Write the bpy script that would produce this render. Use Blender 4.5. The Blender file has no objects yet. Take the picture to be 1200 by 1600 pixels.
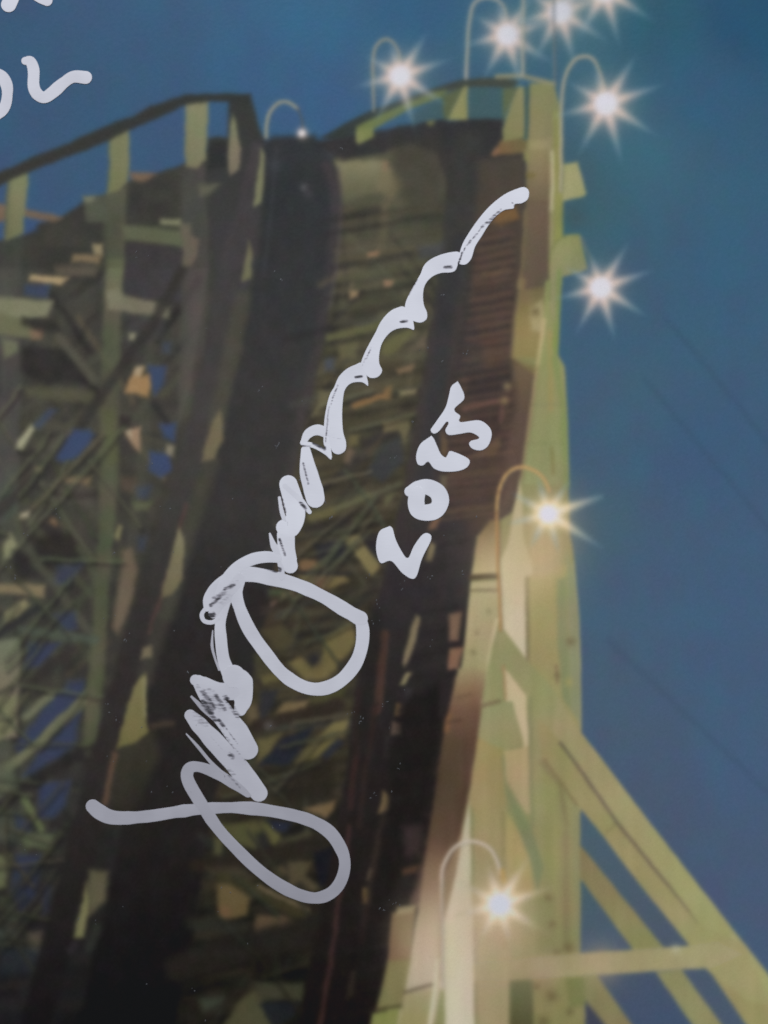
import bpy, bmesh, math, random
import numpy as np
from mathutils import Vector
from mathutils.geometry import tessellate_polygon

# ------------------------------------------------------------------ camera, light, exposure
S = 0.00016                       # metres of poster per unit of the drawing (1 unit = 0.16 mm)
scene = bpy.context.scene
coll = scene.collection
CAM_H = 0.46
cd = bpy.data.cameras.new("camera")
cam = bpy.data.objects.new("camera", cd)
coll.objects.link(cam)
cam.location = (0.0, 0.0, CAM_H)
cam.rotation_euler = (0, 0, 0)
cd.sensor_fit = 'VERTICAL'
cd.sensor_height = 24.0
cd.lens = 24.0 * CAM_H / (1600 * S)
cd.clip_start = 0.01
cd.clip_end = 50.0
cd.dof.use_dof = True
cd.dof.focus_distance = CAM_H - 0.02
cd.dof.aperture_fstop = 7.5
scene.camera = cam

world = bpy.data.worlds.new("World")
scene.world = world
world.use_nodes = True
bgn = world.node_tree.nodes["Background"]
bgn.inputs["Color"].default_value = (0.80, 0.88, 1.0, 1)
bgn.inputs["Strength"].default_value = 0.13

def area(name, loc, target, size, power, col):
    ld = bpy.data.lights.new(name, 'AREA')
    ld.shape = 'RECTANGLE'
    ld.size, ld.size_y = size
    ld.energy = power
    ld.color = col
    o = bpy.data.objects.new(name, ld)
    coll.objects.link(o)
    o.location = loc
    d = Vector(target) - Vector(loc)
    o.rotation_euler = d.to_track_quat('-Z', 'Y').to_euler()
    return o
area("window_light", (-0.12, 1.12, 0.84), (0.0, 0.05, 0.0), (0.9, 0.55), 26.0, (0.95, 0.98, 1.0))

vs = scene.view_settings
vs.view_transform = 'Standard'
vs.look = 'None'
vs.exposure = 0.0
vs.gamma = 1.0
vs.use_curve_mapping = False
scene.cycles.use_denoising = False
scene.cycles.use_adaptive_sampling = False

# apparent white (W) and apparent black (B) of the glossy sheet under this lamp, fitted over the sheet
CAL = None
#CAL_BEGIN
CAL = {'W': [[0.77837, -0.01283, -0.1497, -0.00492, 0.00596, 0.02023], [0.81007, -0.01322, -0.15439, -0.00513, 0.00611, 0.02086], [0.8399, -0.0135, -0.15758, -0.0052, 0.00624, 0.02119]], 'B': [[0.01168, -0.00151, -0.01248, -0.00158, 0.0027, 0.00964], [0.01233, -0.00156, -0.01288, -0.00163, 0.00279, 0.00995], [0.01309, -0.00159, -0.01314, -0.00166, 0.00285, 0.01016]]}
#CAL_END

# ------------------------------------------------------------------ the drawing grid
MARG = 230
def axis(n_px, step, marg):
    core = np.arange(-4.0, n_px + 4.0 + 1e-6, step)
    left, right = [core[0]], [core[-1]]
    s = step
    while left[-1] > -marg:
        s = min(s * 1.35, 9.0); left.append(left[-1] - s)
    s = step
    while right[-1] < n_px + marg:
        s = min(s * 1.35, 9.0); right.append(right[-1] + s)
    return np.concatenate([np.array(left[1:][::-1]), core, np.array(right[1:])])
STEP = 1.5625
GX = axis(1200, STEP, MARG)
GY = axis(1600, STEP, MARG)
NX, NY = len(GX), len(GY)
XX, YY = np.meshgrid(GX, GY)
rng = np.random.default_rng(7)

def vnoise(cell, cell_y=None, seed=0):
    """smooth value noise over the grid, cell in drawing units, range about -1..1"""
    cy = cell_y or cell
    r = np.random.default_rng(seed)
    x0, y0 = GX[0], GY[0]
    w = int((GX[-1] - x0) / cell) + 3
    h = int((GY[-1] - y0) / cy) + 3
    t = r.uniform(-1, 1, (h, w))
    fx = (GX - x0) / cell; fy = (GY - y0) / cy
    ix = fx.astype(int); iy = fy.astype(int)
    ax = fx - ix; ay = fy - iy
    ax = ax * ax * (3 - 2 * ax); ay = ay * ay * (3 - 2 * ay)
    a = t[np.ix_(iy, ix)]; b = t[np.ix_(iy, ix + 1)]
    c = t[np.ix_(iy + 1, ix)]; d = t[np.ix_(iy + 1, ix + 1)]
    ax = ax[None, :]; ay = ay[:, None]
    return (a * (1 - ax) + b * ax) * (1 - ay) + (c * (1 - ax) + d * ax) * ay

WX = XX + vnoise(26, seed=1) * 1.6 + vnoise(9, seed=2) * 1.1
WY = YY + vnoise(26, seed=3) * 1.6 + vnoise(9, seed=4) * 1.1

IMG = np.zeros((NY, NX, 3))
IDS = np.zeros((NY, NX), dtype=np.int32)
PARTS = []                          # (name, label, parent index or None)
def part(name, label=None, parent=None):
    PARTS.append((name, label, parent))
    return len(PARTS) - 1

def window(x0, y0, x1, y1, pad):
    ix0 = max(0, np.searchsorted(GX, x0 - pad) - 1); ix1 = min(NX, np.searchsorted(GX, x1 + pad) + 1)
    iy0 = max(0, np.searchsorted(GY, y0 - pad) - 1); iy1 = min(NY, np.searchsorted(GY, y1 + pad) + 1)
    return slice(iy0, iy1), slice(ix0, ix1)

def ramp(col, x, y):
    """col: an (r,g,b), or (c0, c1, p0, p1) blended from p0 to p1"""
    if len(col) == 3:
        return np.array(col, float)[None, None, :]
    c0, c1, p0, p1 = col
    dx, dy = p1[0] - p0[0], p1[1] - p0[1]
    t = np.clip(((x - p0[0]) * dx + (y - p0[1]) * dy) / (dx * dx + dy * dy), 0, 1)[..., None]
    return np.array(c0, float) * (1 - t) + np.array(c1, float) * t

def blend(sl, a, col, pid):
    a3 = a[..., None]
    IMG[sl] = IMG[sl] * (1 - a3) + col * a3
    if pid is not None:
        m = a > 0.5
        IDS[sl][m] = pid

def poly(pts, col, pid=None, f=3.0, a=1.0):
    p = np.array(pts, float)
    sl = window(p[:, 0].min(), p[:, 1].min(), p[:, 0].max(), p[:, 1].max(), f * 2 + 4)
    x, y = WX[sl], WY[sl]
    if x.size == 0: return
    d2 = np.full(x.shape, 1e18); ins = np.zeros(x.shape, bool)
    n = len(p)
    for i in range(n):
        x0, y0 = p[i]; x1, y1 = p[(i + 1) % n]
        ex, ey = x1 - x0, y1 - y0
        t = np.clip(((x - x0) * ex + (y - y0) * ey) / (ex * ex + ey * ey + 1e-9), 0, 1)
        d2 = np.minimum(d2, (x - x0 - t * ex) ** 2 + (y - y0 - t * ey) ** 2)
        if y0 != y1:
            c = (y0 > y) != (y1 > y)
            ins ^= c & (x < (x1 - x0) * (y - y0) / (y1 - y0) + x0)
    sd = np.sqrt(d2) * np.where(ins, 1, -1)
    t = np.clip(sd / (2 * f) + 0.5, 0, 1)
    blend(sl, t * t * (3 - 2 * t) * a, ramp(col, x, y), pid)

def spline(pts, step=4.0):
    p = np.array(pts, float)
    if len(p) < 3: return p
    q = np.vstack([2 * p[0] - p[1], p, 2 * p[-1] - p[-2]])
    out = []
    for i in range(1, len(q) - 2):
        n = max(2, int(np.hypot(*(q[i + 1] - q[i])[:2]) / step))
        for k in range(n):
            t = k / n
            out.append(0.5 * (2 * q[i] + (q[i + 1] - q[i - 1]) * t + (2 * q[i - 1] - 5 * q[i] + 4 * q[i + 1] - q[i + 2]) * t * t
                              + (3 * q[i] - q[i - 1] - 3 * q[i + 1] + q[i + 2]) * t ** 3))
    out.append(q[-2])
    return np.array(out)

def line(pts, w, col, pid=None, f=2.5, a=1.0, smooth=False):
    p = np.array(pts, float)
    if smooth: p = spline(p, 8.0)
    ww = np.interp(np.linspace(0, 1, len(p)), np.linspace(0, 1, np.size(w)), np.atleast_1d(w).astype(float)) / 2
    pad = ww.max() + f * 2 + 4
    sl = window(p[:, 0].min(), p[:, 1].min(), p[:, 0].max(), p[:, 1].max(), pad)
    x, y = WX[sl], WY[sl]
    if x.size == 0: return
    sd = np.full(x.shape, -1e9)
    for i in range(len(p) - 1):
        x0, y0 = p[i]; x1, y1 = p[i + 1]
        ex, ey = x1 - x0, y1 - y0
        t = np.clip(((x - x0) * ex + (y - y0) * ey) / (ex * ex + ey * ey + 1e-9), 0, 1)
        sd = np.maximum(sd, ww[i] * (1 - t) + ww[i + 1] * t - np.hypot(x - x0 - t * ex, y - y0 - t * ey))
    t = np.clip(sd / (2 * f) + 0.5, 0, 1)
    blend(sl, t * t * (3 - 2 * t) * a, ramp(col, x, y), pid)

def glow(cx, cy, r, col, a, pid=None):
    sl = window(cx - 3 * r, cy - 3 * r, cx + 3 * r, cy + 3 * r, 2)
    x, y = XX[sl], YY[sl]
    if x.size == 0: return
    g = np.exp(-((x - cx) ** 2 + (y - cy) ** 2) / (r * r)) * a
    blend(sl, g, np.array(col, float)[None, None, :], pid)

# ------------------------------------------------------------------ the printed picture
# --- night sky
P_SKY = part("printed_sky", "printed deep blue evening sky, teal around the lamps")
SKY = [(0, 0, 62, 86, 114), (250, 60, 62, 88, 118), (150, 150, 64, 87, 114), (100, 310, 67, 85, 113), (250, 250, 66, 86, 114), (380, 60, 62, 92, 124), (480, 40, 60, 97, 129), (500, 150, 64, 92, 126),
       (650, 30, 56, 90, 122), (680, 120, 68, 90, 112), (900, 60, 66, 98, 114), (1000, 30, 54, 88, 106), (1170, 30, 49, 81, 108), (1100, 150, 61, 90, 117), (1020, 250, 67, 98, 116), (1120, 420, 64, 91, 117),
       (980, 500, 66, 90, 113), (980, 610, 70, 91, 112), (1100, 700, 66, 88, 116), (920, 850, 74, 92, 106), (1000, 900, 72, 89, 114), (1150, 1000, 70, 90, 117), (950, 1100, 75, 88, 108), (1150, 1200, 72, 89, 116),
       (1000, 1250, 76, 86, 107), (1170, 1400, 75, 86, 111), (930, 1400, 73, 88, 100), (1000, 1580, 70, 82, 102), (900, 300, 68, 92, 102), (1190, 900, 70, 89, 116)]
num = np.zeros((NY, NX, 3)); den = np.zeros((NY, NX))
for (sx, sy, r, g, b) in SKY:
    w = 1.0 / ((XX - sx) ** 2 + (YY - sy) ** 2 + 900.0) ** 1.4
    num += w[..., None] * np.array([r, g, b], float); den += w
IMG[:] = num / den[..., None] + np.array([-3.5, 2.5, 4.0])
IMG += (vnoise(46, seed=11) * 2.2)[..., None] * np.array([-.5, .5, .6]) + (vnoise(30, 60, seed=12) * 2.4)[..., None] * np.array([-.6, .9, .3])
IDS[:] = P_SKY
for q, w, al in (([(1040, 498), (1200, 692), (1440, 985)], 8, .20), ([(1005, 592), (1200, 826), (1440, 1115)], 8, .18), ([(950, 1000), (1200, 1240), (1440, 1470)], 10, .17)):
    line(q, w, (50, 68, 88), None, 5, al)

# --- the left lattice of the trestle
poly([(-300, 480), (40, 372), (170, 310), (300, 262), (415, 222), (520, 222), (700, 200), (815, 215), (838, 560), (826, 740), (800, 1000), (760, 1250), (740, 1900), (-300, 1900)], ((58, 56, 54), (28, 26, 26), (400, 800), (400, 1500)), None, 3)
P_LAT = part("printed_lattice", "printed dark timber lattice of the trestle, faint olive beams")
LATC = [(330, 62, 62, 58), (500, 64, 63, 58), (650, 66, 64, 58), (900, 58, 56, 51), (1100, 51, 50, 46), (1250, 46, 45, 42), (1400, 36, 35, 34), (1600, 25, 24, 26)]
def vert_col(tab, y):
    t = np.array(tab, float)
    return np.stack([np.interp(y, t[:, 0], t[:, k]) for k in (1, 2, 3)], -1)
def vpoly(pts, tab, pid, f=4.0, a=1.0):
    """poly whose colour follows a table over the height of the print"""
    keep = IMG.copy(); p = np.array(pts, float)
    poly(pts, (0, 0, 0), pid, f, a)
    sl = window(p[:, 0].min(), p[:, 1].min(), p[:, 0].max(), p[:, 1].max(), f * 2 + 4)
    k = keep[sl]; now = IMG[sl]
    al = 1 - (now.sum(-1) / np.maximum(k.sum(-1), 1e-6))
    IMG[sl] = k * (1 - al[..., None]) + vert_col(tab, YY[sl]) * al[..., None]
vpoly([(-300, 470), (-120, 425), (0, 378), (40, 369), (62, 352), (95, 340), (132, 318), (168, 306), (200, 286), (245, 270), (290, 258), (330, 235), (355, 215),
       (412, 215), (425, 330), (400, 520), (330, 800), (270, 1000), (210, 1250), (150, 1500), (120, 1900), (-300, 1900)], LATC, P_LAT, 4)
IMG[IDS == P_LAT] += np.clip((vnoise(40, 18, seed=20) * 5)[IDS == P_LAT], -8, 8)[:, None] * np.array([1, 1, .6])

rl = random.Random(21)
def hatch(n, xl, xr, y0, y1, tab, dirs):
    for _ in range(n):
        y = rl.uniform(y0, y1); x = rl.uniform(np.interp(y, *xl), np.interp(y, *xr))
        base = vert_col(tab, np.array(y)) / 62.0
        c = np.array(rl.choice([(88, 88, 70), (82, 84, 66), (92, 84, 66), (44, 42, 42), (46, 44, 42), (50, 48, 48), (78, 80, 72)]), float) * base.mean()
        an = math.radians(rl.choice(dirs) + rl.gauss(0, 6)); L = rl.uniform(30, 80)
        line([(x - math.cos(an) * L, y + math.sin(an) * L), (x + math.cos(an) * L, y - math.sin(an) * L)], rl.uniform(5, 13), tuple(c), None, rl.uniform(3, 6), rl.uniform(.25, .6))
hatch(130, ([400, 1600], [-160, -160]), ([400, 600, 900, 1200, 1600], [330, 290, 200, 130, 60]), 420, 1560, LATC, (-6, -6, 50, 50, -55, 88))
for q, w, c, al in (([(16, 385), (18, 700), (10, 1000), (2, 1250)], 26, (80, 82, 70), .45), ([(70, 470), (60, 800), (45, 1100), (30, 1400)], 16, (72, 74, 62), .4), ([(240, 480), (225, 700), (205, 860)], 18, (74, 74, 64), .45),
                    ([(120, 560), (110, 800), (95, 1000), (70, 1300)], 13, (70, 72, 60), .35), ([(-40, 700), (150, 560), (262, 470)], 11, (76, 76, 66), .45), ([(-40, 900), (110, 760), (240, 620)], 11, (74, 74, 62), .45),
                    ([(-60, 560), (80, 720), (190, 850)], 12, (74, 72, 62), .45), ([(60, 590), (180, 740), (240, 800)], 11, (72, 70, 60), .4), ([(-40, 1120), (80, 1000), (190, 860)], 12, (70, 74, 58), .45),
                    ([(-20, 840), (100, 970), (160, 1060)], 12, (68, 68, 56), .45), ([(-40, 655), (150, 672), (250, 690)], 12, (76, 74, 62), .45), ([(-40, 850), (190, 868)], 12, (70, 68, 58), .4), ([(-40, 1160), (140, 1172)], 12, (66, 70, 54), .4)):
    line(q, w, c, None, 5, al)
GAP = [(300, 62, 84, 124), (500, 64, 74, 98), (700, 62, 76, 108), (900, 58, 64, 86), (1150, 55, 63, 88), (1300, 50, 58, 82), (1450, 40, 44, 60)]
def gap(pts, f=3.5, a=1.0, pid=P_SKY):
    vpoly(pts, GAP, pid, f + 2.0, a * .92)

# posts that go on downward through the lattice
P_POST = [part("printed_post", "printed pale post under the dark handrail, " + s) for s in
          ("at the picture's edge", "second one up the slope", "third one up the slope", "thin sliver beside the dark upright")]
poly([(165, 305), (200, 292), (196, 380), (195, 460), (190, 520), (186, 640), (184, 790), (172, 900), (164, 1060), (150, 1160), (128, 1165), (138, 1050), (148, 930), (156, 800), (158, 640), (163, 480), (164, 400)],
     ((90, 92, 75), (76, 78, 58), (180, 320), (150, 1150)), P_POST[1], 6, .75)
poly([(168, 405), (194, 405), (192, 470), (168, 470)], (102, 103, 80), P_POST[1], 5, .7)
poly([(285, 262), (322, 258), (330, 330), (328, 460), (318, 560), (300, 650), (280, 660), (283, 540)], ((74, 73, 70), (80, 78, 70), (300, 280), (300, 640)), P_POST[2], 6, .7)
poly([(284, 350), (300, 350), (301, 415), (284, 418)], (108, 102, 86), P_POST[2], 5, .8)
poly([(300, 368), (312, 376), (310, 400), (300, 414)], (112, 102, 86), P_POST[2], 4, .8)
poly([(0, 378), (38, 368), (36, 470), (30, 800), (0, 820), (-40, 800), (-40, 395)], (72, 73, 68), P_POST[0], 6, .7)

def ids(*names): return [i for i, q in enumerate(PARTS) if q[0] in names]
def b(pts, col, f=3.5, a=1.0, pid=None): poly(pts, col, part("printed_beam") if pid is None else pid, f + 1.2, a * .95)
def bl(pts, w, col, f=3.5, a=1.0, pid=None): line(pts, w, col, part("printed_beam") if pid is None else pid, f, a)
# walkway level
b([(-200, 400), (-60, 310), (40, 327), (100, 340), (85, 349), (42, 339)], (122, 99, 76))
gap([(40, 344), (61, 348), (60, 362), (42, 366)])
b([(132, 310), (165, 308), (172, 350), (136, 348)], (84, 88, 73))
b([(132, 309), (150, 309), (146, 318), (133, 320)], (118, 122, 95), 2.5)
b([(203, 270), (246, 272), (226, 285), (205, 284)], (122, 98, 76))
b([(190, 352), (285, 362), (285, 387), (195, 376)], (96, 101, 76))
b([(252, 343), (283, 343), (283, 355), (252, 352)], (132, 132, 100), 3)
b([(197, 381), (285, 386), (285, 470), (195, 466)], (63, 61, 62), 3, 1, P_LAT)
b([(168, 455), (186, 453), (196, 464), (240, 472), (265, 480), (265, 498), (220, 493), (170, 484)], (112, 108, 88), 4, .9)
b([(194, 490), (262, 500), (258, 530), (200, 540)], (66, 65, 64), 6, .7, P_LAT)
b([(146, 382), (160, 381), (159, 400), (147, 398)], (148, 134, 98), 2.5)
b([(114, 398), (158, 400), (155, 413), (112, 409)], (132, 112, 82), 3)
b([(85, 414), (155, 413), (150, 433), (90, 431)], (84, 78, 67), 4)
b([(50, 431), (108, 435), (96, 446), (47, 440)], (152, 132, 97), 3)
gap([(40, 447), (80, 447), (76, 468), (38, 460)], 4, .8)
b([(-120, 455), (0, 464), (86, 472), (76, 496), (30, 500), (-120, 480)], (112, 112, 88))
b([(-120, 478), (0, 489), (40, 500), (62, 520), (64, 531), (0, 523), (-120, 515)], (98, 98, 74))
b([(48, 516), (68, 514), (66, 530), (52, 532)], (118, 90, 72), 4, .7)
b([(4, 530), (30, 534), (28, 550), (8, 560)], (98, 100, 78))
b([(36, 496), (90, 503), (100, 520), (60, 518), (36, 508)], (52, 50, 48), 4, .8, P_LAT)
# crossed braces below
b([(35, 540), (100, 545), (152, 602), (60, 597), (35, 580)], (50, 48, 47), 6, .9, P_LAT)
bl([(95, 528), (150, 596)], 14, (82, 80, 69), 5, .8)
b([(40, 604), (150, 612), (150, 632), (45, 620)], (84, 82, 64), 5, .8)
bl([(285, 425), (240, 505), (160, 618), (90, 720), (10, 790), (-120, 890)], 16, (56, 54, 51), 5, .85, P_LAT)
gap([(115, 672), (140, 670), (148, 681), (126, 712), (102, 722), (88, 716)], 4)
gap([(78, 640), (92, 640), (64, 670), (54, 666)], 4, .6)
bl([(54, 720), (110, 675)], 9, (78, 76, 66), 4, .7)
b([(52, 664), (56, 672), (36, 702), (25, 703), (30, 688)], (142, 140, 112), 3)
gap([(231, 572), (261, 572), (256, 600), (243, 620), (235, 600)], 3.5)
b([(213, 578), (225, 573), (222, 590), (232, 586), (236, 600), (233, 623), (216, 617), (196, 615), (203, 594)], (142, 112, 76), 3)
b([(214, 574), (224, 573), (220, 588), (210, 588)], (150, 136, 112), 3, .8)
b([(188, 650), (208, 650), (205, 668), (190, 669)], (54, 50, 48), 4, 1, P_LAT)
b([(195, 676), (220, 667), (221, 706), (206, 692)], (136, 112, 88), 3)
b([(195, 674), (205, 672), (206, 686)], (150, 140, 115), 2.5, .8)
gap([(250, 665), (276, 662), (273, 690), (258, 683)]); gap([(235, 705), (265, 710), (269, 735), (250, 746), (234, 735)])
gap([(255, 535), (268, 535), (265, 552), (256, 550)], 5, .5)
b([(262, 694), (275, 698), (272, 714), (262, 709)], (118, 110, 92), 3)
b([(202, 520), (213, 520), (211, 530), (203, 530)], (128, 124, 100), 3)
b([(162, 640), (182, 640), (186, 720), (170, 730)], (80, 84, 60), 6, .7, P_POST[1])
b([(96, 745), (143, 745), (140, 761), (100, 756)], (108, 94, 71), 4)
b([(60, 750), (150, 762), (148, 790), (65, 777)], (77, 73, 63), 5, .8)
b([(57, 730), (68, 730), (66, 738), (58, 738)], (110, 100, 75), 3, .8)
bl([(60, 760), (100, 775), (150, 772)], 10, (54, 50, 48), 5, .6, P_LAT)
b([(190, 745), (214, 745), (212, 770), (192, 768)], (86, 72, 62), 6, .6)
gap([(214, 760), (236, 758), (232, 778), (216, 778)], 6, .5)
b([(210, 785), (240, 782), (232, 797), (212, 798)], (92, 98, 70), 5, .7)
b([(50, 840), (115, 830), (130, 870), (80, 890), (55, 870)], (44, 41, 39), 8, .8, P_LAT)
b([(20, 862), (80, 862), (72, 905), (20, 905)], (45, 43, 42), 7, .8, P_LAT)
b([(187, 820), (193, 822), (186, 844), (180, 838)], (120, 114, 78), 3)
b([(192, 860), (205, 858), (214, 890), (210, 922), (200, 958), (186, 990), (177, 980), (184, 925), (189, 890)], (102, 88, 71), 5, .85)
b([(17, 833), (35, 855), (20, 858), (20, 870), (7, 873), (8, 850)], (118, 118, 88), 3)
b([(33, 802), (48, 799), (46, 808), (32, 808)], (146, 136, 110), 3)
b([(78, 808), (90, 813), (88, 823), (80, 818)], (120, 94, 68), 3, .8)
b([(-120, 905), (0, 912), (72, 915), (68, 933), (0, 926), (-120, 920)], (112, 100, 74))
b([(9, 957), (40, 937), (47, 945), (30, 965), (9, 973)], (118, 112, 80))
bl([(30, 840), (140, 985)], 13, (72, 72, 60), 5, .8)
bl([(125, 855), (150, 900)], 12, (70, 74, 58), 6, .7)
bl([(-80, 1045), (0, 990), (60, 950)], 12, (46, 45, 46), 5, .8, P_LAT)
gap([(85, 962), (118, 955), (122, 980), (100, 990)], 5, .9); gap([(45, 1005), (96, 1004), (62, 1040), (38, 1046)], 4)
gap([(92, 886), (132, 880), (104, 914), (88, 911)], 6, .75); gap([(108, 1065), (132, 1062), (128, 1085), (100, 1085)], 7, .7)
gap([(216, 840), (230, 838), (228, 860), (216, 860)], 6, .5)
bl([(35, 985), (150, 1000)], 14, (70, 77, 65), 5, .8)
bl([(40, 1075), (110, 1015)], 16, (50, 46, 44), 6, .8, P_LAT)
b([(-60, 1010), (30, 996), (33, 1015), (31, 1085), (28, 1150), (-60, 1165)], ((98, 103, 82), (104, 96, 78), (10, 1000), (10, 1080)), 4, .95)
b([(-60, 1095), (28, 1085), (25, 1140), (0, 1156), (-60, 1180)], (100, 101, 73), 4)
bl([(-20, 1090), (20, 1075)], 8, (64, 62, 54), 4, .8)
gap([(85, 1086), (130, 1068), (129, 1088), (32, 1182), (24, 1165)], 5)
bl([(42, 1120), (82, 1084)], 12, (94, 97, 75), 4, .9)
gap([(108, 1130), (126, 1108), (116, 1165), (70, 1200), (38, 1213), (60, 1180)], 5)
bl([(16, 1198), (62, 1160), (130, 1094)], 15, (94, 95, 71), 4, .95)
gap([(62, 1225), (112, 1218), (102, 1260), (84, 1276), (60, 1276)], 5)
bl([(-80, 1295), (0, 1255), (125, 1176)], 18, (40, 38, 37), 6, .9, P_LAT)
b([(-60, 1195), (22, 1190), (28, 1230), (0, 1245), (-60, 1250)], (78, 83, 64), 7, .8)
bl([(38, 1248), (66, 1294)], 10, (84, 92, 60), 4, .9)
gap([(24, 1270), (50, 1284), (45, 1302), (25, 1294)], 5, .8)
b([(30, 1300), (86, 1305), (80, 1326), (40, 1321)], (78, 87, 61), 5, .9)
b([(-60, 1260), (20, 1262), (24, 1310), (-60, 1330)], (70, 74, 60), 8, .7)
gap([(25, 1335), (66, 1335), (56, 1395), (35, 1422), (20, 1390)], 6)
gap([(70, 1385), (82, 1385), (78, 1420), (66, 1430)], 6, .6)
b([(-60, 1325), (18, 1334), (12, 1386), (-60, 1400)], (84, 90, 60), 5, .9)
b([(0, 1400), (25, 1412), (34, 1436), (14, 1440)], (58, 64, 52), 6, .8)
b([(-60, 1440), (28, 1450), (24, 1468), (-60, 1470)], (56, 62, 54), 7, .8)
b([(44, 1455), (66, 1453), (61, 1486), (48, 1482)], (72, 64, 54), 5, .9)
b([(0, 1480), (60, 1480), (60, 1520), (0, 1520)], (34, 40, 46), 10, .6)

def braces(n, xl, xr, y0, y1, tab, dirs, name):
    for _ in range(n):
        y = rl.uniform(y0, y1); x = rl.uniform(np.interp(y, *xl), np.interp(y, *xr))
        d = vert_col(tab, np.array(y)).mean() / 62.0
        c = np.array(rl.choice([(92, 94, 74), (88, 90, 68), (98, 92, 72), (86, 92, 70)]), float) * d * rl.uniform(.92, 1.12)
        an = math.radians(rl.choice(dirs) + rl.gauss(0, 5)); L = rl.uniform(35, 85)
        a0, a1 = (x - math.cos(an) * L, y + math.sin(an) * L), (x + math.cos(an) * L, y - math.sin(an) * L)
        line([(a0[0] + 3, a0[1] + 6), (a1[0] + 3, a1[1] + 6)], 5, tuple(np.array((40, 38, 37)) * d), None, 4, .45)
        line([a0, a1], rl.uniform(4, 7.5), tuple(c), part(name), 3.2, rl.uniform(.4, .72))
braces(46, ([400, 1600], [-60, -60]), ([400, 600, 900, 1200, 1600], [285, 250, 165, 95, 20]), 560, 1480, LATC, (46, 48, 50, -50, -52, 88, -6), "printed_brace_strip")
# --- sloping handrail, deck shadow and the pale posts above the deck
poly([(13, 268), (46, 264), (43, 310), (38, 366), (12, 378), (9, 374)], ((126, 129, 95), (118, 118, 88), (28, 270), (28, 375)), P_POST[0], 3)
line([(13, 285), (11, 368)], 5, (84, 90, 76), None, 3, .6)
poly([(173, 203), (204, 200), (203, 250), (199, 288), (186, 300), (169, 306), (171, 250)], ((128, 129, 95), (112, 115, 82), (188, 204), (188, 300)), P_POST[1], 3)
line([(172, 215), (170, 300)], 4, (78, 86, 80), None, 3, .5)
poly([(291, 158), (327, 156), (325, 200), (322, 252), (308, 265), (291, 264)], ((127, 130, 97), (118, 118, 90), (300, 160), (300, 260)), P_POST[2], 3)
P_UP = part("printed_upright", "printed dark grey upright at the top of the slope")
poly([(325, 218), (356, 216), (358, 150), (391, 150), (400, 175), (406, 200), (413, 228), (410, 330), (400, 420), (380, 470), (345, 470), (325, 330)], ((56, 58, 56), (66, 64, 66), (370, 160), (370, 450)), P_UP, 4)
poly([(325, 225), (356, 222), (355, 262), (325, 268)], (50, 51, 52), P_UP, 5)
poly([(363, 180), (369, 195), (377, 232), (374, 266), (360, 277), (357, 262), (359, 210)], ((126, 127, 98), (122, 112, 96), (365, 190), (365, 270)), P_POST[3], 2.5)
b([(311, 291), (346, 289), (328, 304), (313, 308)], (100, 100, 82), 4, .9)
b([(290, 275), (312, 290), (310, 345), (290, 345)], (74, 75, 70), 6, .7, P_LAT)
P_RAIL = part("printed_handrail", "printed dark handrail climbing the slope")
poly([(-240, 385), (-100, 320), (0, 271), (50, 248), (100, 228), (172, 197), (240, 168), (289, 149), (320, 148), (392, 149), (392, 165), (330, 160), (292, 165), (250, 186), (200, 207), (172, 222), (125, 239), (50, 268), (0, 293), (-100, 345), (-240, 410)],
     ((60, 59, 56), (52, 56, 54), (0, 280), (390, 150)), P_RAIL, 3)

# --- left track: outer dark band, slivers of light, main dark band
P_T1 = part("printed_track", "printed near-black lift hill track left of the signature")
T1C = [(220, 52, 55, 58), (400, 54, 55, 57), (600, 58, 57, 57), (800, 56, 54, 53), (950, 44, 42, 42), (1100, 40, 37, 36), (1300, 34, 31, 30), (1450, 25, 23, 24), (1600, 19, 19, 21)]
T1L = [(230, 70, 66, 68), (500, 66, 64, 64), (650, 68, 65, 64), (800, 62, 60, 58), (1000, 50, 46, 45), (1200, 44, 40, 39), (1350, 36, 33, 32), (1600, 22, 20, 22)]
vpoly([(395, 225), (414, 225), (408, 330), (385, 460), (365, 540), (345, 640), (320, 720), (288, 820), (255, 930), (222, 1030), (190, 1160), (165, 1270), (135, 1400), (112, 1490), (80, 1600), (30, 1900), (-50, 1900),
       (60, 1500), (105, 1330), (138, 1200), (168, 1090), (196, 990), (228, 880), (262, 780), (296, 660), (318, 560), (335, 440), (370, 330)], T1L, P_T1, 6, .95)
P_T1M = part("printed_track", "printed wide black track band under the first half of the signature")
vpoly([(412, 222), (425, 214), (490, 214), (506, 228), (522, 250), (530, 282), (534, 315), (531, 365), (523, 430), (513, 500), (500, 570), (484, 640), (470, 700), (455, 760), (440, 830), (428, 900), (412, 980), (395, 1060), (378, 1120),
       (358, 1180), (338, 1240), (325, 1310), (312, 1400), (296, 1500), (274, 1600), (220, 1900), (60, 1900), (122, 1600), (150, 1480), (178, 1360), (196, 1250), (222, 1130), (240, 1040), (262, 960), (290, 860), (330, 740), (352, 650), (372, 560), (392, 470), (402, 400), (414, 330)], T1C, P_T1M, 7)
line([(512, 260), (524, 300), (524, 370), (514, 450), (500, 530)], 16, (70, 65, 67), None, 7, .8, True)
line([(500, 540), (478, 640), (462, 720), (440, 820)], 22, (70, 65, 64), None, 9, .7, True)
line([(380, 470), (352, 600), (338, 660)], 26, (78, 76, 66), None, 8, .75, True)
line([(330, 720), (290, 850), (262, 960)], 24, (70, 69, 60), None, 9, .8, True)
line([(255, 980), (230, 1060)], 20, (62, 58, 52), None, 8, .7)
vpoly([(185, 1168), (240, 1140), (250, 1180), (215, 1260), (170, 1300)], [(1150, 58, 56, 44), (1300, 40, 37, 32)], None, 10, .8)
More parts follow.
